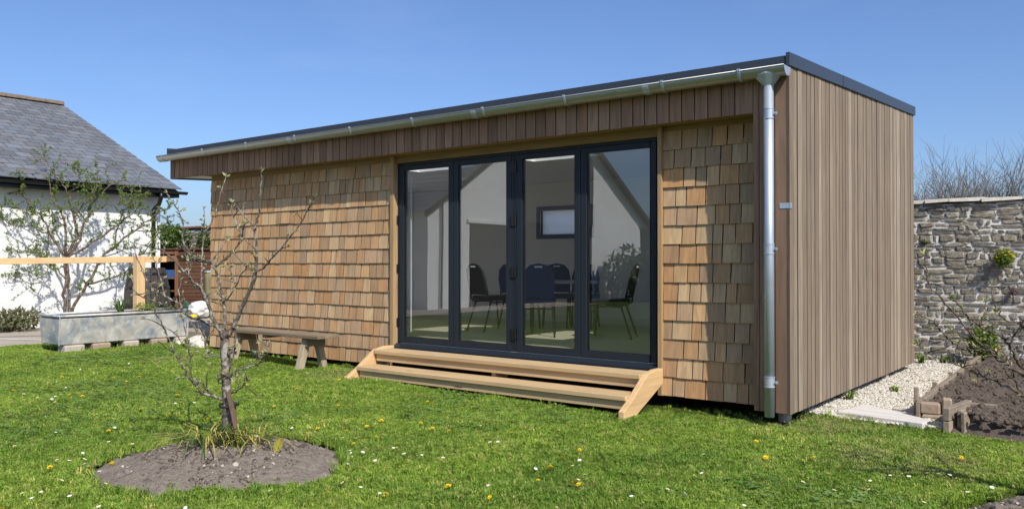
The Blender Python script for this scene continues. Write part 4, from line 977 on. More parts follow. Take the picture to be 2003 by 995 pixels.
# ------------------------------------------------------------------ fence, barrel, cupboard, sack, posts
fe = empty('timber_fence', (-10.17, .05, 0), 'new pale timber fence post with a long top rail behind the trough', 'fence')
box('post', m_fencez, -10.235, -10.105, -.02, .11, -.1, 1.325, fe, .004)
a_, b_ = at(-120, 512.5, 12.0), at(274, 507.5, 12.84); b2 = at(326, 506.5, 13.1); c2 = at(392, 503, 13.4)
wv = (b_-a_).normalized().cross(Vector((0, 0, 1)))*.018
MB().beam(a_, b2, wv, (0, 0, .047)).build('rail', m_fence, fe, bevel=.003)
box('post', m_fencez, a_.x-.02, a_.x+.11, a_.y-.13, a_.y-.02, -.1, 1.325, fe, .004)
mb = MB().beam(b2+Vector((0, 0, .004)), c2, wv, (0, 0, .046)); mb.build('rail', m_brownz, fe, bevel=.003)  # far end of the same rail, its shade painted as darker wood
bc = at(288, 560, 15.9); bar = empty('water_barrel', (bc.x, bc.y, 0), 'dark slatted barrel against the cottage wall behind the fence post', 'barrel')
N_ = 18; prof = [(.345, 0), (.40, .2), (.415, .42), (.40, .68), (.355, .93), (.32, 1.08)]
for k in range(N_):
    q0, q1 = 2*math.pi*(k+.04)/N_, 2*math.pi*(k+.96)/N_; mb = MB(); vs_ = []
    for r_, z_ in prof:
        for rr_, q in ((r_, q0), (r_, q1), (r_-.025, q1), (r_-.025, q0)): vs_.append((bc.x+rr_*math.cos(q), bc.y+rr_*math.sin(q), z_+.03))
    fs_ = [(0, 3, 2, 1), (20, 21, 22, 23)]+[(i*4+j, i*4+(j+1) % 4, (i+1)*4+(j+1) % 4, (i+1)*4+j) for i in range(5) for j in range(4)]
    mb.add(vs_, fs_).build('stave', m_barrel, bar)
for z_, r_ in ((.14, .397), (.40, .424), (.72, .400), (.98, .352)): MB().lathe([(r_, -.02), (r_+.006, -.02), (r_-.002, .02), (r_-.008, .02)], (bc.x, bc.y, z_+.03), 24).build('hoop', m_black, bar)
MB().lathe([(.30, 0), (.315, .012), (.30, .03)], (bc.x, bc.y, 1.09), 24).build('lid', m_barrel, bar)
# brown cupboard with an open left bay and a slatted door
ca = Vector((-16.3, 3.60, .12)); cu = Vector((.79, .613, 0)); cb = Vector((-.613, .79, 0))
cab = empty('slatted_cupboard', ca, 'brown wooden garden cupboard with open shelves and a slatted door', 'cupboard')
def cbox(name, mat, u0, u1, v0, v1, z0, z1, parent=cab):
    P = lambda u, v, z: ca+cu*u+cb*v+Vector((0, 0, z))
    return MB().hexa([P(u0, v0, z0), P(u1, v0, z0), P(u1, v1, z0), P(u0, v1, z0), P(u0, v0, z1), P(u1, v0, z1), P(u1, v1, z1), P(u0, v1, z1)]).build(name, mat, parent)
cbox('back_panel', m_dark, 0, 1.7, .55, .58, 0, 1.40); cbox('side_panel', m_brown, -.03, 0, 0, .58, 0, 1.40); cbox('side_panel', m_brown, 1.7, 1.73, 0, .58, 0, 1.40)
cbox('top_panel', m_brown, -.06, 1.76, -.05, .6, 1.40, 1.44); cbox('top_rail', m_brownz, 0, .58, -.01, .03, 1.30, 1.399); cbox('frame_post', m_brownz, .585, .665, -.02, .04, 0, 1.398)
for z_ in (.12, .42, .72): cbox('shelf', m_brownz, 0, .58, .05, .549, z_, z_+.025)
for i in range(16): cbox('door_slat', m_brown, .67, 1.69, .0+.006*(i % 2), .03, .06+i*.083, .06+i*.083+.073)
cr = cbox('crate', m_blue, .33, .55, .1, .4, .749, .93, None); tag(cr, 'small blue container on the open cupboard shelf', 'container')
# sack
def blob(name, mat, c, s, seed, parent=None, amp=.18, sub=3, rot=0):
    bm = bmesh.new(); bmesh.ops.create_icosphere(bm, subdivisions=sub, radius=1)
    for v in bm.verts:
        n_ = mnoise.noise(v.co*2.1+Vector((seed, 0, 0))); n3 = mnoise.noise(v.co*6+Vector((0, seed, 0)))
        q = v.co*(1+amp*n_+amp*.4*n3); q = Vector((q.x*s[0], q.y*s[1], max(q.z, -.8)*s[2])); q.rotate(Matrix.Rotation(rot, 3, 'Z')); v.co = q+Vector(c)
    me = bpy.data.meshes.new(name); bm.to_mesh(me); bm.free(); me.materials.append(mat)
    return put(bpy.data.objects.new(name, me), parent)
sc_ = at(389, 606, 16.4); sk = empty('compost_sack', (sc_.x, sc_.y, .12), 'crumpled white plastic compost sack lying on the terrace', 'sack')
blob('sack_body', m_sack, (sc_.x, sc_.y, .29), (.25, .19, .17), 3, sk, .3, 3, .65); q_ = at(365, 603, 16.35); blob('sack_mouth', m_sackg, (q_.x, q_.y, .30), (.07, .09, .17), 5, sk, .25, 2)
q_ = at(378, 624, 16.1); blob('sack_print', m_yellow, (q_.x, q_.y, .17), (.09, .06, .05), 8, sk, .2, 2)
rp = at(409, 560, 16.5); po = empty('round_post', (rp.x, rp.y, .12), 'greenish weathered round post beside the left end of the shingle wall', 'post')
MB().lathe([(.082, .10), (.080, .9), (.076, 1.03)], (rp.x, rp.y, 0), 12).build('shaft', m_greenpost, po, True); MB().lathe([(.090, 0), (.086, .02), (.04, .035)], (rp.x, rp.y, 1.03), 12).build('cap', m_zinc, po)
for i in range(16):
    x_, y_ = -9.20+.62*random.random(), .05+.7*random.random(); s_ = random.uniform(.06, .14)
    o = blob('rubble_stone', m_rubble, (x_, y_, .0+.12*y_), (s_, s_*.8, s_*.6), i*3.7, None, .35, 2); tag(o, 'pale rubble stone heaped between trough and shingle wall', 'stone', 'rubble by the terrace edge')

# ------------------------------------------------------------------ garden stone wall
WY, WT = 5.56, 2.00
sw = empty('stone_wall', (0, WY, -.1), 'old rubble stone garden wall with pale lime pointing, behind the timber room', 'wall')
box('wall_core', m_mortar, -26, 9, WY, WY+.45, -.3, WT-.005, sw)
def stone(x, z, wd, h):
    # an irregular four- to six-cornered block, its face a little proud of the pointing
    d = random.uniform(.003, .024); J = lambda a: random.uniform(-a, a); ch = min(wd, h)
    ring = [(-wd/2+J(.02), -h/2+J(.014)), (wd/2+J(.02), -h/2+J(.014)), (wd/2+J(.02), h/2+J(.014)), (-wd/2+J(.02), h/2+J(.014))]
    out = []
    for k in range(4):                      # break corners and sides
        (a, b), (c, e) = ring[k], ring[(k+1) % 4]; t = random.uniform(.12, .3)
        out.append((a+(c-a)*t*.5, b+(e-b)*t*.5)); m_ = random.uniform(.4, .6); out.append((a+(c-a)*m_+J(.006), b+(e-b)*m_+J(.009))); out.append((a+(c-a)*(1-t*.5), b+(e-b)*(1-t*.5)))
    n = len(out); s_ = 1-min(.25, .016/ch*1.2); tl, tm = J(.10), J(.05)
    vs_ = [(x+a, WY+.012, z+b) for a, b in out]+[(x+a, WY-d*.35, z+b) for a, b in out]+[(x+a*s_, WY-d+tl*b+tm*a, z+b*s_) for a, b in out]
    fs_ = [(i, (i+1) % n, n+(i+1) % n, n+i) for i in range(n)]+[(n+i, n+(i+1) % n, 2*n+(i+1) % n, 2*n+i) for i in range(n)]+[tuple(range(2*n, 3*n))]
    return vs_, fs_
stones = []
def rubble(x0, x1, z0, z1):
    z = z0
    while z < z1-.04:
        rh = min(random.choice((.032, .042, .055, .068, .095)), z1-z); x = x0+random.uniform(-.1, 0)
        while x < x1:
            wd = random.choice((.07, .10, .13, .17, .22, .30))*random.uniform(.85, 1.15)*(1.1 if rh < .08 else .9); w_ = .03*mnoise.noise((x*2.4, z*2, 1))+random.gauss(0, .004)
            if rh > .09 and random.random() < .4:
                for hh in (.27, .75): stones.append((x+wd/2, z+rh*hh+w_, wd-.014, rh*.46))
            else: stones.append((x+wd/2, z+rh/2+w_, wd-random.uniform(.004, .034), rh*random.uniform(.72, .98)-.003))
            x += wd
        z += rh
rubble(-1.1, 7.5, -.12, WT)
stones.sort(key=lambda q: abs(q[0]-.42)); rest = []
for i, q in enumerate(stones):
    vs_, fs_ = stone(*q)
    if i < 300: MB().add(vs_, fs_).build('stone', m_stone, sw)
    else: rest.append((vs_, fs_))
far = []; stones_n, stones = stones, []
rubble(-21.5, -15.0, 1.0, WT+.1)
tidy(None, rest+[stone(*q) for q in stones], 'stonework', m_stone, sw)
def coping(x0, x1, mat, zt):
    x = x0
    while x < x1:
        L = random.uniform(.28, .62); mb = MB(); o1, o2 = random.uniform(.03, .08), random.uniform(.03, .08); t = zt+random.uniform(-.008, .008); b1, b2_ = random.uniform(.035, .06), random.uniform(.035, .06)
        mb.hexa([(x+.004, WY-o1, t-b1), (x+L-.004, WY-o2, t-b2_), (x+L-.004, WY+.5, t-.05), (x+.004, WY+.5, t-.05), (x+.004, WY-o1+.012, t), (x+L-.004, WY-o2+.01, t+random.uniform(-.006, .006)), (x+L-.004, WY+.5, t+.03), (x+.004, WY+.5, t+.03)])
        mb.build('coping_stone', mat, sw); x += L
coping(-1.3, 8.4, m_rubble, WT+.055); coping(-21.5, -15.5, m_brownz, 2.17)
wf = bush('wallflower', 'bright green yellow-flowered plant growing out of the stone wall', 'plant', (.83, WY-.10, 1.16), (.115, .10, .22), 700, .035, m_euph, 10, 14)
bush('wall_weed', 'small dark green weed in a joint high on the stone wall', 'plant', (-.10, WY-.03, 1.46), (.05, .03, .07), 60, .03, m_ivy, 4)
bush('purple_plant', 'small purple-leaved plant on the stone wall near the right edge', 'plant', (.92, WY-.06, .80), (.05, .04, .1), 70, .03, m_purple, 5)
bush('euphorbia', 'yellow-green bushy plant at the foot of the stone wall', 'plant', (.62, WY-.28, -.02), (.17, .14, .42), 900, .06, m_euph, 12)
fm_ = MB(); 
for i in range(9): fm_.lathe([(.003, -.012), (.016, 0), (.012, .012)], (.76+random.gauss(0, .035), WY-.34+random.gauss(0, .03), .06+random.uniform(0, .12)), 6)
tag(fm_.build('orange_flowers', m_orange), 'orange flowers beside the yellow-green plant by the wall', 'flowers')
iv = at(345, 470, 21.3); bush('ivy', 'green climber spilling over the far stone wall behind the cupboard', 'climber', (-18.6, WY-.12, 1.45), (.95, .16, .75), 1500, .11, m_ivy, 12)
bush('ivy', 'clump of green climber on the far wall beside the shingle wall', 'climber', (-17.05, WY-.1, 1.5), (.28, .14, .5), 300, .1, m_ivy, 6)
for i, (x_, y_, s_, n_) in enumerate(((.02, 1.55, .10, 'dandelion-like green weed in the gravel near the side wall'), (-.05, 5.1, .12, 'green weed in the gravel at the far corner of the room'), (.17, 5.25, .11, 'small weed in the gravel before the stone wall'), (.25, 2.35, .06, 'tiny weed in the middle of the gravel'))):
    strap_plant('gravel_weed', n_, 'weed', (x_, y_, -.088), 18, s_*1.5, .022, m_leaf, .55)

# ------------------------------------------------------------------ vegetable bed edging on the right
eb = empty('bed_edging', (.66, 2.5, -.1), 'long timber edging board between gravel and dug soil', 'edging')
MB().beam((.735, 1.04, -.03), (.575, 5.45, -.03), (.022, 0, 0), (0, 0, .085)).build('board', m_edge, eb, bevel=.004)
for yy in (2.0, 2.9, 4.1): box('peg', m_edge, .655-.02*(yy-1.9), .69-.02*(yy-1.9), yy, yy+.04, -.12, .09, eb)
def bed_timber(name, cx_, cy_, a, L, t, z0, z1, label, lean=0):
    d = Vector((math.cos(a), math.sin(a), 0))*L/2; n_ = Vector((-math.sin(a), math.cos(a), 0))*t/2; c = Vector((cx_, cy_, 0)); ln = n_*lean
    o = MB().hexa([c-d-n_+Vector((0, 0, z0)), c+d-n_+Vector((0, 0, z0)), c+d+n_+Vector((0, 0, z0)), c-d+n_+Vector((0, 0, z0)), c-d-n_+ln+Vector((0, 0, z1)), c+d-n_+ln+Vector((0, 0, z1)), c+d+n_+ln+Vector((0, 0, z1)), c-d+n_+ln+Vector((0, 0, z1))]).build(name, m_edge, None, bevel=.005)
    return tag(o, label, 'timber')
bed_timber('edging_stake', .70, 1.10, 1.6, .04, .035, -.14, .155, 'upright wooden stake at the corner of the edging board')
bed_timber('edging_board', .742, .99, 1.55, .07, .035, -.13, .052, 'short vertical board end closing the long edging board')
bed_timber('edging_board', 1.055, .86, 1.44, .56, .05, -.02, .082, 'upper board of the short timber edge by the bricks')
bed_timber('edging_board', 1.055, .85, 1.44, .54, .05, -.13, -.024, 'lower board of the short timber edge by the bricks')
bed_timber('edging_stake', 1.105, .72, 1.44, .10, .035, -.15, .06, 'narrow stake propping the short timber edge')
bed_timber('edging_stake', 1.150, .70, 1.35, .16, .03, -.16, .055, 'broad slanted board leaning against the short timber edge', .3)
bed_timber('edging_board', 1.20, 1.12, .1, .20, .05, -.05, .065, 'short board half buried in the dug soil')
for x_, y_, zz, dx, dy, dz, rot, lab in ((.83, 1.00, .005, .15, .09, .095, .05, 'worn brick lying on top beside the edging stake'), (.945, 1.04, .02, .075, .10, .15, .2, 'brick stood on end between the two timber edges'), (.86, .97, -.085, .17, .10, .085, -.05, 'lower brick under the worn brick at the bed corner'), (.98, .90, -.08, .10, .09, .10, .1, 'broken brick piece under the upright brick')):
    o = box('brick', m_brick, -dx/2, dx/2, -dy/2, dy/2, -dz/2, dz/2, None, .012); o.location = (x_, y_, zz); o.rotation_euler = (0, random.uniform(-.06, .06), rot); tag(o, lab, 'brick', 'bricks at the bed corner')
pl = MB().hexa([(.17, .66, -.095), (.86, .55, -.10), (.88, .74, -.10), (.26, 1.22, -.095), (.17, .66, -.045), (.86, .55, -.05), (.88, .74, -.05), (.26, 1.22, -.05)])
tag(pl.build('weathered_slab', m_plank, None, bevel=.005), 'bleached flat slab lying in the gravel next to the lawn', 'slab')

# ------------------------------------------------------------------ young apple tree in the round bed
def bud(mb, p, d, s=1.0):
    d = Vector(d).normalized()
    for _ in range(random.choice((4, 5, 6))):
        v = (d+rdir()*.75).normalized(); mb.leaf(p, v, rdir(), .030*s*random.uniform(.7, 1.3), .014*s)
def branchwork(root, tree, t0, trunk_mat, twig_mat, nbuds=1.0, spur=.5):
    tk, br, tw, bd = MB(), MB(), MB(), MB()
    for kind, pp_, r0, r1, dv in tree:
        n_ = len(pp_); pts = [at(x_, y_, t0+(dv*(i/max(1, n_-1))**1.0 if not isinstance(dv, tuple) else dv[0]+(dv[1]-dv[0])*i/max(1, n_-1))) for i, (x_, y_) in enumerate(pp_)]
        pts, rr = wobble(pts, 5, .0035 if kind != 't' else .002, r0*(.72 if kind != 't' else 1), r1*(.85 if kind != 't' else 1))
        if kind == 't':
            rr = [r*(1+.12*random.random()) for r in rr]; rr[0] *= 1.25; rr[1] *= 1.1
        (tk if kind == 't' else br).tube(pts, rr, 9 if kind == 't' else 6)
        if kind == 't': continue
        for i in range(2, len(pts)-1):
            if random.random() < spur:
                d = (rdir()+(pts[i+1]-pts[i]).normalized()*.6+Vector((0, 0, .5))).normalized(); L = random.uniform(.012, .05); e = pts[i]+d*L
                tw.tube([pts[i], e], [rr[i]*.75, .003], 5)
                if random.random() < .45*nbuds: bud(bd, e, d, random.uniform(.6, 1.1))
            if random.random() < .07:
                d = (rdir()+Vector((0, 0, .8))).normalized(); L = random.uniform(.08, .2); e = pts[i]+d*L
                tw.tube([pts[i], pts[i]+d*L*.5+rdir()*.01, e], [.004, .0032, .002], 5)
                if random.random() < .7: bud(bd, e, d, .9)
        bud(bd, pts[-1], pts[-1]-pts[-2], 1.25); 
        if random.random() < .5: bud(bd, pts[-3], rdir(), .8)
    tk.build('trunk', trunk_mat, root, True); br.build('branches', trunk_mat, root, True); tag(tw.build('twigs', twig_mat, root, True), kind='stuff'); tag(bd.build('buds', m_bud, root), kind='stuff')
T0 = 5.72; tb_ = at(445, 864, T0)
ap = empty('young_apple_tree', tb_, 'young apple tree with lichened trunk and opening buds in the round bed', 'tree')
apple = [('t', [(446, 868), (444.5, 845), (444, 811), (444, 769), (441, 720), (439.5, 669), (438.6, 652)], .035, .026, 0),
 ('b', [(439, 664), (455, 640), (472, 607), (486.6, 572), (501, 534), (501, 490), (499.7, 446.6), (505.5, 414.5), (510.5, 368), (512, 335)], .021, .0045, -.35),
 ('b', [(501, 534), (524.5, 513.6), (548, 487), (585, 440), (615, 386)], .010, .004, (-.17, -.55)), ('b', [(499.7, 446.6), (475, 420), (452, 395)], .007, .0035, (-.25, -.1)),
 ('b', [(438.6, 662), (440, 620), (437, 592), (431, 563), (422, 528), (413.7, 513.6), (396, 511), (378.7, 505), (358, 487), (348, 480)], .019, .006, .30),
 ('b', [(418, 520), (432, 514), (451.6, 496), (472, 470), (476, 446.6), (476, 436)], .010, .004, (.15, -.05)), ('b', [(472, 470), (463, 441), (452, 400)], .007, .0035, (.0, .2)),
 ('b', [(412, 513), (428, 490), (443, 470)], .008, .004, (.15, .3)), ('b', [(394.7, 516.6), (396, 481.6), (400.6, 458), (416.6, 429), (428, 394), (442, 345)], .010, .0035, (.2, .45)),
 ('b', [(388, 508), (360, 476), (356.8, 438), (346.6, 409), (326, 379)], .010, .004, (.2, .0)), ('b', [(400, 470), (400.6, 441), (398, 408)], .006, .0035, (.25, .4)),
 ('b', [(436, 664), (434.8, 655), (419.3, 626), (403.9, 588), (395, 566), (373, 546), (347.5, 515.4), (328.7, 497.7), (306.6, 486.6)], .020, .005, -.30),
 ('b', [(395, 566), (395, 540), (394.5, 516)], .009, .008, (-.12, .2)), ('b', [(392, 560), (405, 585), (420, 590), (434, 597)], .006, .004, (-.1, .1)),
 ('b', [(439, 642), (420, 636), (406, 632.5), (377, 621), (357.5, 608), (353, 595), (326.5, 581.7), (300, 562), (285, 544.5), (268, 505), (263, 472)], .016, .0045, .25),
 ('b', [(324, 581), (312, 540), (306, 520), (318, 500), (325, 478)], .007, .0035, (.18, .35)), ('b', [(357, 607), (330, 600), (300, 588), (268, 575), (258, 545)], .007, .0035, (.1, -.1)),
 ('b', [(353, 597), (352, 560), (366, 520), (373, 505)], .006, .0035, (.1, .3)), ('b', [(357, 605), (372, 625), (380, 640), (398, 657), (403, 688)], .007, .004, (.1, -.1)),
 ('b', [(440, 783), (417.5, 774.8), (399.5, 768.8), (378.4, 747.7), (360, 720.6), (339, 684), (318, 636), (303, 604), (310, 560)], .015, .0045, -.35),
 ('b', [(373.8, 740), (372, 690), (366, 660), (357, 621)], .008, .0035, (-.15, -.3)), ('b', [(413, 770), (399.5, 753.7), (378, 742), (354, 737)], .009, .003, (-.05, -.2)),
 ('b', [(318, 636), (345, 655), (366, 682)], .006, .004, (-.28, -.2)), ('b', [(444, 745), (456.7, 729.6), (486.9, 717.5), (514, 707), (523, 690)], .010, .005, -.2),
 ('b', [(456, 729), (452, 712), (456, 700), (458, 690)], .006, .003, (-.05, 0)), ('b', [(514, 707), (503, 700), (500, 692)], .004, .003, (-.2, -.25)), ('b', [(523, 690), (520, 675), (512, 668)], .004, .003, (-.2, -.2)),
 ('b', [(447.7, 772), (468.8, 760), (479, 749), (484, 745)], .008, .004, -.15), ('b', [(468, 760), (464, 745), (461, 735)], .004, .003, (-.1, -.1)), ('b', [(441, 697), (420.6, 696), (408.5, 690)], .008, .004, .1),
 ('b', [(441, 750), (427, 748), (427, 735), (433, 728)], .006, .003, -.1), ('b', [(444, 700), (456, 690), (460, 678)], .005, .003, -.1), ('b', [(437, 592), (452, 575), (470, 540), (483, 520)], .007, .0035, (.05, -.2)),
 ('b', [(460, 560), (452, 535), (440, 520)], .005, .003, (-.05, .0)), ('b', [(368, 545), (372, 520), (368, 505)], .005, .003, (-.2, -.1))]
branchwork(ap, apple, T0, m_bark, m_twig, 1.0, .42)
s0, s1 = at(474, 862, T0-.22), at(446, 766, T0-.075)
sk_ = empty('tree_stake', s0, 'short brown stake leaning against the young apple tree trunk', 'stake')
MB().tube([s0-Vector((0, 0, .1)), s1], .019, 6).build('shaft', m_stake, sk_)
c_ = at(448, 792, T0-.04); mb = MB(); ring = [c_+Vector((.062*math.cos(2*math.pi*k/14), .062*math.sin(2*math.pi*k/14), .006*math.sin(k))) for k in range(15)]
mb.tube(ring, .008, 6).tube([ring[0]+Vector((0, 0, -.02)), ring[0]+Vector((0, 0, .02))], .012, 6); mb.build('tie', m_rubber, sk_)
BH = lambda x_, y_: gz0(x_, y_)+.085*max(0, 1-((x_-BED.x)**2+(y_-BED.y)**2)/BED_R**2)
for i, (px_, py_, n_, L_, lab, m1, m2) in enumerate(((405, 878, 80, .42, 'flopped yellowing bulb leaves left of the apple tree foot', m_straw, m_green), (463, 884, 34, .26, 'upright green bulb leaves right in front of the apple tree foot', m_green, m_straw), (500, 872, 46, .32, 'straw-coloured bulb leaves right of the tree stake', m_straw, m_green), (435, 868, 40, .34, 'mixed yellow and green bulb leaves behind the apple tree foot', m_straw, m_green))):
    g_ = on_ground(px_, py_, -.03); strap_plant('bulb_leaves', lab, 'plant', (g_.x, g_.y, BH(g_.x, g_.y)-.005), n_, L_, .010, m1, 1.0 if i != 1 else .25, 1.25 if i != 1 else .5, .46 if i != 1 else .9, m2)
g_ = on_ground(540, 892, -.05); t = empty('tulip_leaf', (g_.x, g_.y, BH(g_.x, g_.y)), 'single broad yellow-green leaf standing in the round bed', 'leaf')
mb = MB(); cols = []
for i in range(7):
    f = i/6; wd = .030*math.sin(math.pi*min(1, .12+f*.88)); z_ = .115*f; x_ = .03*f
    mb.v += [tuple(Vector((g_.x, g_.y, BH(g_.x, g_.y)-.005))+Vector(RGT)*(x_-wd)+Vector((0, 0, z_)))+(), tuple(Vector((g_.x, g_.y, BH(g_.x, g_.y)-.005))+Vector(RGT)*x_+Vector(FWD)*.012+Vector((0, 0, z_))), tuple(Vector((g_.x, g_.y, BH(g_.x, g_.y)-.005))+Vector(RGT)*(x_+wd)+Vector((0, 0, z_)))]
    if i: k = (i-1)*3; mb.f += [(k, k+1, k+4, k+3), (k+1, k+2, k+5, k+4)]
mb.build('blade', m_straw, t)

# ------------------------------------------------------------------ apple tree at the right edge, its trunk outside the picture
T1 = 4.55; rb_ = at(2125, 985, T1)
ra = empty('leaning_apple_tree', rb_, 'budding apple tree branches reaching in from the right edge over the soil', 'tree')
right = [('t', [(2125, 1000), (2122, 930), (2118, 860), (2110, 800), (2100, 740), (2096, 690)], .048, .034, 0),
 ('b', [(2112, 815), (2060, 765), (2010, 737), (1975, 715.6), (1957, 704.7), (1932, 684.8), (1906.6, 661), (1888.5, 639.6), (1857.8, 603), (1819.8, 560), (1813, 530), (1807, 497)], .017, .0035, .45),
 ('b', [(1932, 684), (1903, 685), (1881, 679), (1861, 666.7), (1843, 650.5), (1821.6, 627), (1795, 614)], .0075, .003, (.35, .1)),
 ('b', [(2104, 770), (2050, 740), (2005, 722), (1988, 703), (1977, 677.6), (1962.7, 661), (1941, 650), (1919, 639.6), (1895.8, 623), (1888.5, 616), (1867, 585)], .014, .003, -.3),
 ('b', [(1917, 640), (1923, 618), (1928, 590)], .005, .0025, (-.2, -.1)), ('b', [(2114, 840), (2060, 800), (2003, 772), (1960, 752), (1917.5, 732), (1888.5, 719), (1857.8, 708), (1821.6, 694), (1794.5, 672)], .011, .003, .1),
 ('b', [(2100, 730), (2050, 670), (2003, 637), (1988, 630.6), (1964.5, 623), (1948, 607)], .011, .003, -.5), ('b', [(1957, 704), (1940, 680), (1936, 655), (1944, 640)], .006, .003, (.3, .2)),
 ('b', [(1975, 716), (1950, 692), (1920, 682), (1893, 668), (1860, 645)], .007, .003, (.3, .6)), ('b', [(1990, 725), (1968, 742), (1940, 738), (1910, 742)], .006, .003, (.2, .0)),
 ('b', [(2003, 772), (1990, 757), (1982, 735), (1975, 716)], .006, .004, (.1, .2)), ('b', [(1906, 661), (1903, 640), (1899, 628)], .004, .0025, (.3, .3)), ('b', [(1977, 678), (1985, 655), (2003, 640)], .006, .004, (-.15, -.2)),
 ('b', [(2098, 700), (2090, 600), (2075, 480), (2060, 380)], .016, .004, -.2), ('b', [(2100, 740), (2150, 640), (2190, 520)], .016, .004, .2), ('b', [(2108, 790), (2170, 720), (2240, 640)], .016, .004, -.3)]
branchwork(ra, right, T1, m_twig, m_twig, 1.0, .45)

# ------------------------------------------------------------------ bare trees beyond the garden wall
def grow(mb, p, d, L, r, depth):
    n_ = 4; pts = [p]; 
    for i in range(n_):
        d = (d+rdir()*.11+Vector((0, 0, .05))).normalized(); pts.append(pts[-1]+d*L/n_)
    mb.tube(pts, [r*(1-.55*i/n_) for i in range(n_+1)], 4 if depth < 3 else 5)
    if depth <= 0: return
    for i in range(1, n_+1):
        for _ in range(2 if depth > 1 else 2):
            if random.random() < .8: grow(mb, pts[i], (d+rdir()*.75).normalized(), L*random.uniform(.4, .68), r*.5, depth-1)
labs = ['bare twiggy tree over the wall, next to the room corner', 'bare shrub second along the wall top from the room', 'slim bare sapling third along the wall top', 'bare tree with tall upright shoots in the middle of the wall top', 'thin bare tree rising over the wall, fifth from the room', 'tallest bare tree over the wall near the right edge', 'bare tree at the right picture edge over the wall']
for i, (px_, top) in enumerate(((1800, 335), (1832, 352), (1866, 350), (1908, 335), (1945, 328), (1974, 315), (2010, 330))):
    t_ = 16.5+random.uniform(-.8, 1.5); b = at(px_, 513, t_); h = (CAM[2]+(513-top)/FPX*t_)*.90; b.z = -.1
    tr_ = empty('bare_tree', b, labs[i], 'tree', 'bare trees beyond the garden wall'); tk, mb = MB(), MB()
    tk.tube([b, b+Vector((.03, 0, 1.0)), b+Vector((.05, .02, h*.5))], [.05, .04, .025], 6)
    for k in range(18 if i < 2 else 14):
        z_ = h*random.uniform(.32, .52); a = random.uniform(0, 6.28); p = b+Vector((.05*math.cos(a), .05*math.sin(a), z_))
        grow(mb, p, Vector((.42*math.cos(a), .42*math.sin(a), 1)).normalized(), (h-z_)*random.uniform(.55, .95), .014, 2)
    tk.build('trunk', m_hedge, tr_); mb.build('twigs', m_hedge, tr_)

# ------------------------------------------------------------------ flowers in the lawn
def flower_mesh(name, kind):
    mb = MB(); mats = []
    if kind == 'd':
        for ring, (r_, z_, n_) in enumerate(((.021, .050, 15), (.015, .055, 12), (.008, .058, 8))):
            for k in range(n_):
                q = 2*math.pi*(k+.3*ring)/n_; mb.leaf((0, 0, z_-.008), (math.cos(q), math.sin(q), .45+.35*ring), (0, 0, 1), r_, .008); mats.append(0)
    else:
        for k in range(14):
            q = 2*math.pi*k/14; mb.leaf((.003*math.cos(q), .003*math.sin(q), .046), (math.cos(q), math.sin(q), .22), (0, 0, 1), .0125, .0065); mats.append(0)
        b = len(mb.f); mb.lathe([(.0045, .046), (.0045, .049), (.002, .051)], (0, 0, 0), 7); mats += [1]*(len(mb.f)-b)
    b = len(mb.f); mb.tube([(0, 0, -.01), (.002, .001, .047)], .0016, 4); mats += [2]*(len(mb.f)-b)
    me = mb.mesh(name, m_yellow if kind == 'd' else m_petal); me.materials.append(m_yellow); me.materials.append(m_green)
    me.polygons.foreach_set('material_index', mats); return me
dm, wmh = flower_mesh('dandelion', 'd'), flower_mesh('daisy', 'w')
Z1 = ((0, 700, .2966), [(85, 213), (318, 203), (463, 242), (542, 250), (740, 127), (840, 152), (918, 123), (930, 333), (1108, 375), (1163, 243), (1216, 185), (1252, 193), (1327, 207), (1457, 213), (1366, 398), (750, 686), (343, 712), (35, 985), (710, 478), (408, 123)],
 [(155, 235), (415, 193), (433, 193), (405, 237), (369, 250), (338, 265), (422, 283), (373, 286), (257, 258), (563, 283), (533, 73), (857, 33), (363, 488), (97, 578), (716, 550), (871, 564), (684, 600), (20, 670), (388, 668), (452, 674), (537, 662), (568, 692), (589, 712), (601, 696), (655, 745), (383, 802), (379, 853), (275, 878), (170, 884), (222, 916), (676, 823), (657, 973), (1157, 295), (1206, 284), (1230, 290), (1285, 290), (1055, 48), (623, 204), (750, 452), (467, 903), (88, 530), (540, 620), (1230, 972)])
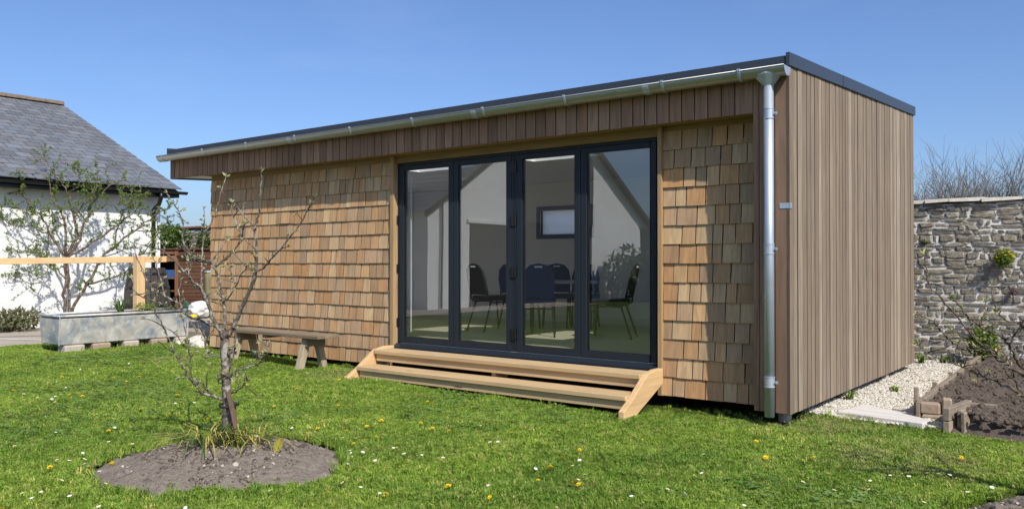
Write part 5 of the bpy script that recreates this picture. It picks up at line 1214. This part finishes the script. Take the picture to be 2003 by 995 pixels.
Z2 = ((500, 700, .2966), [(135, 312), (440, 423), (423, 462), (737, 445), (613, 478), (787, 518), (660, 561), (1080, 425), (1175, 460), (1282, 479), (840, 346), (536, 310), (1150, 283), (272, 202), (469, 888), (855, 895), (1282, 838), (1567, 902), (830, 408), (560, 138)],
 [(247, 456), (204, 488), (216, 502), (285, 487), (389, 486), (568, 523), (667, 527), (615, 608), (635, 593), (633, 620), (696, 613), (634, 651), (775, 634), (790, 670), (910, 588), (931, 590), (989, 626), (1024, 643), (1047, 641), (1092, 636), (1233, 652), (596, 812), (685, 848), (116, 868), (815, 888), (1152, 970), (1402, 317), (1322, 315), (1490, 443), (1553, 551), (1603, 546), (600, 267), (950, 203), (605, 697), (1540, 834)])
Z3 = ((1000, 700, .2966), [(443, 598), (320, 654), (207, 711), (257, 714), (180, 803), (465, 824), (10, 492), (383, 820), (1612, 544), (1683, 640)],
 [(187, 616), (455, 664), (147, 719), (408, 708), (434, 720), (382, 726), (486, 768), (496, 796), (1275, 632), (1266, 754), (1203, 772), (1021, 861), (1141, 889), (845, 945), (797, 906), (277, 978), (1661, 820), (1528, 965), (430, 798), (740, 940), (65, 795)])
Z4 = ((1500, 780, .2511), [(374, 453), (1490, 442), (1520, 458)], [(967, 592), (1060, 583), (1105, 597), (1215, 570), (1255, 577), (1330, 580), (1378, 593), (1410, 582), (1480, 618), (1213, 614), (265, 640), (308, 613), (430, 532), (815, 700), (513, 675), (1570, 722), (1212, 800), (805, 630), (510, 705), (1745, 675)])
for (ox, oy, k), ye_, wh_ in (Z1, Z2, Z3, Z4):
    for lst, me, nm, lab, gr in ((ye_, dm, 'dandelion', 'yellow dandelion flower open in the lawn', 'dandelions in the lawn'), (wh_, wmh, 'daisy', 'small white daisy open in the lawn', 'daisies in the lawn')):
        for u, v in lst:
            p = on_ground(ox+u*k, oy+v*k, -.06)
            for _ in range(3): p = on_ground(ox+u*k, oy+v*k, gz0(p.x, p.y)+.05)
            s_ = random.uniform(.62, 1.0) if nm == 'daisy' else random.uniform(.7, 1.15); o = bpy.data.objects.new(nm, me); o.location = (p.x, p.y, gz0(p.x, p.y)+.05-.05*s_+.004); o.scale = (s_, s_, s_)
            o.rotation_euler = (random.gauss(.0, .25), random.gauss(0, .25), random.uniform(0, 6.28)); put(o); tag(o, lab, nm, gr)
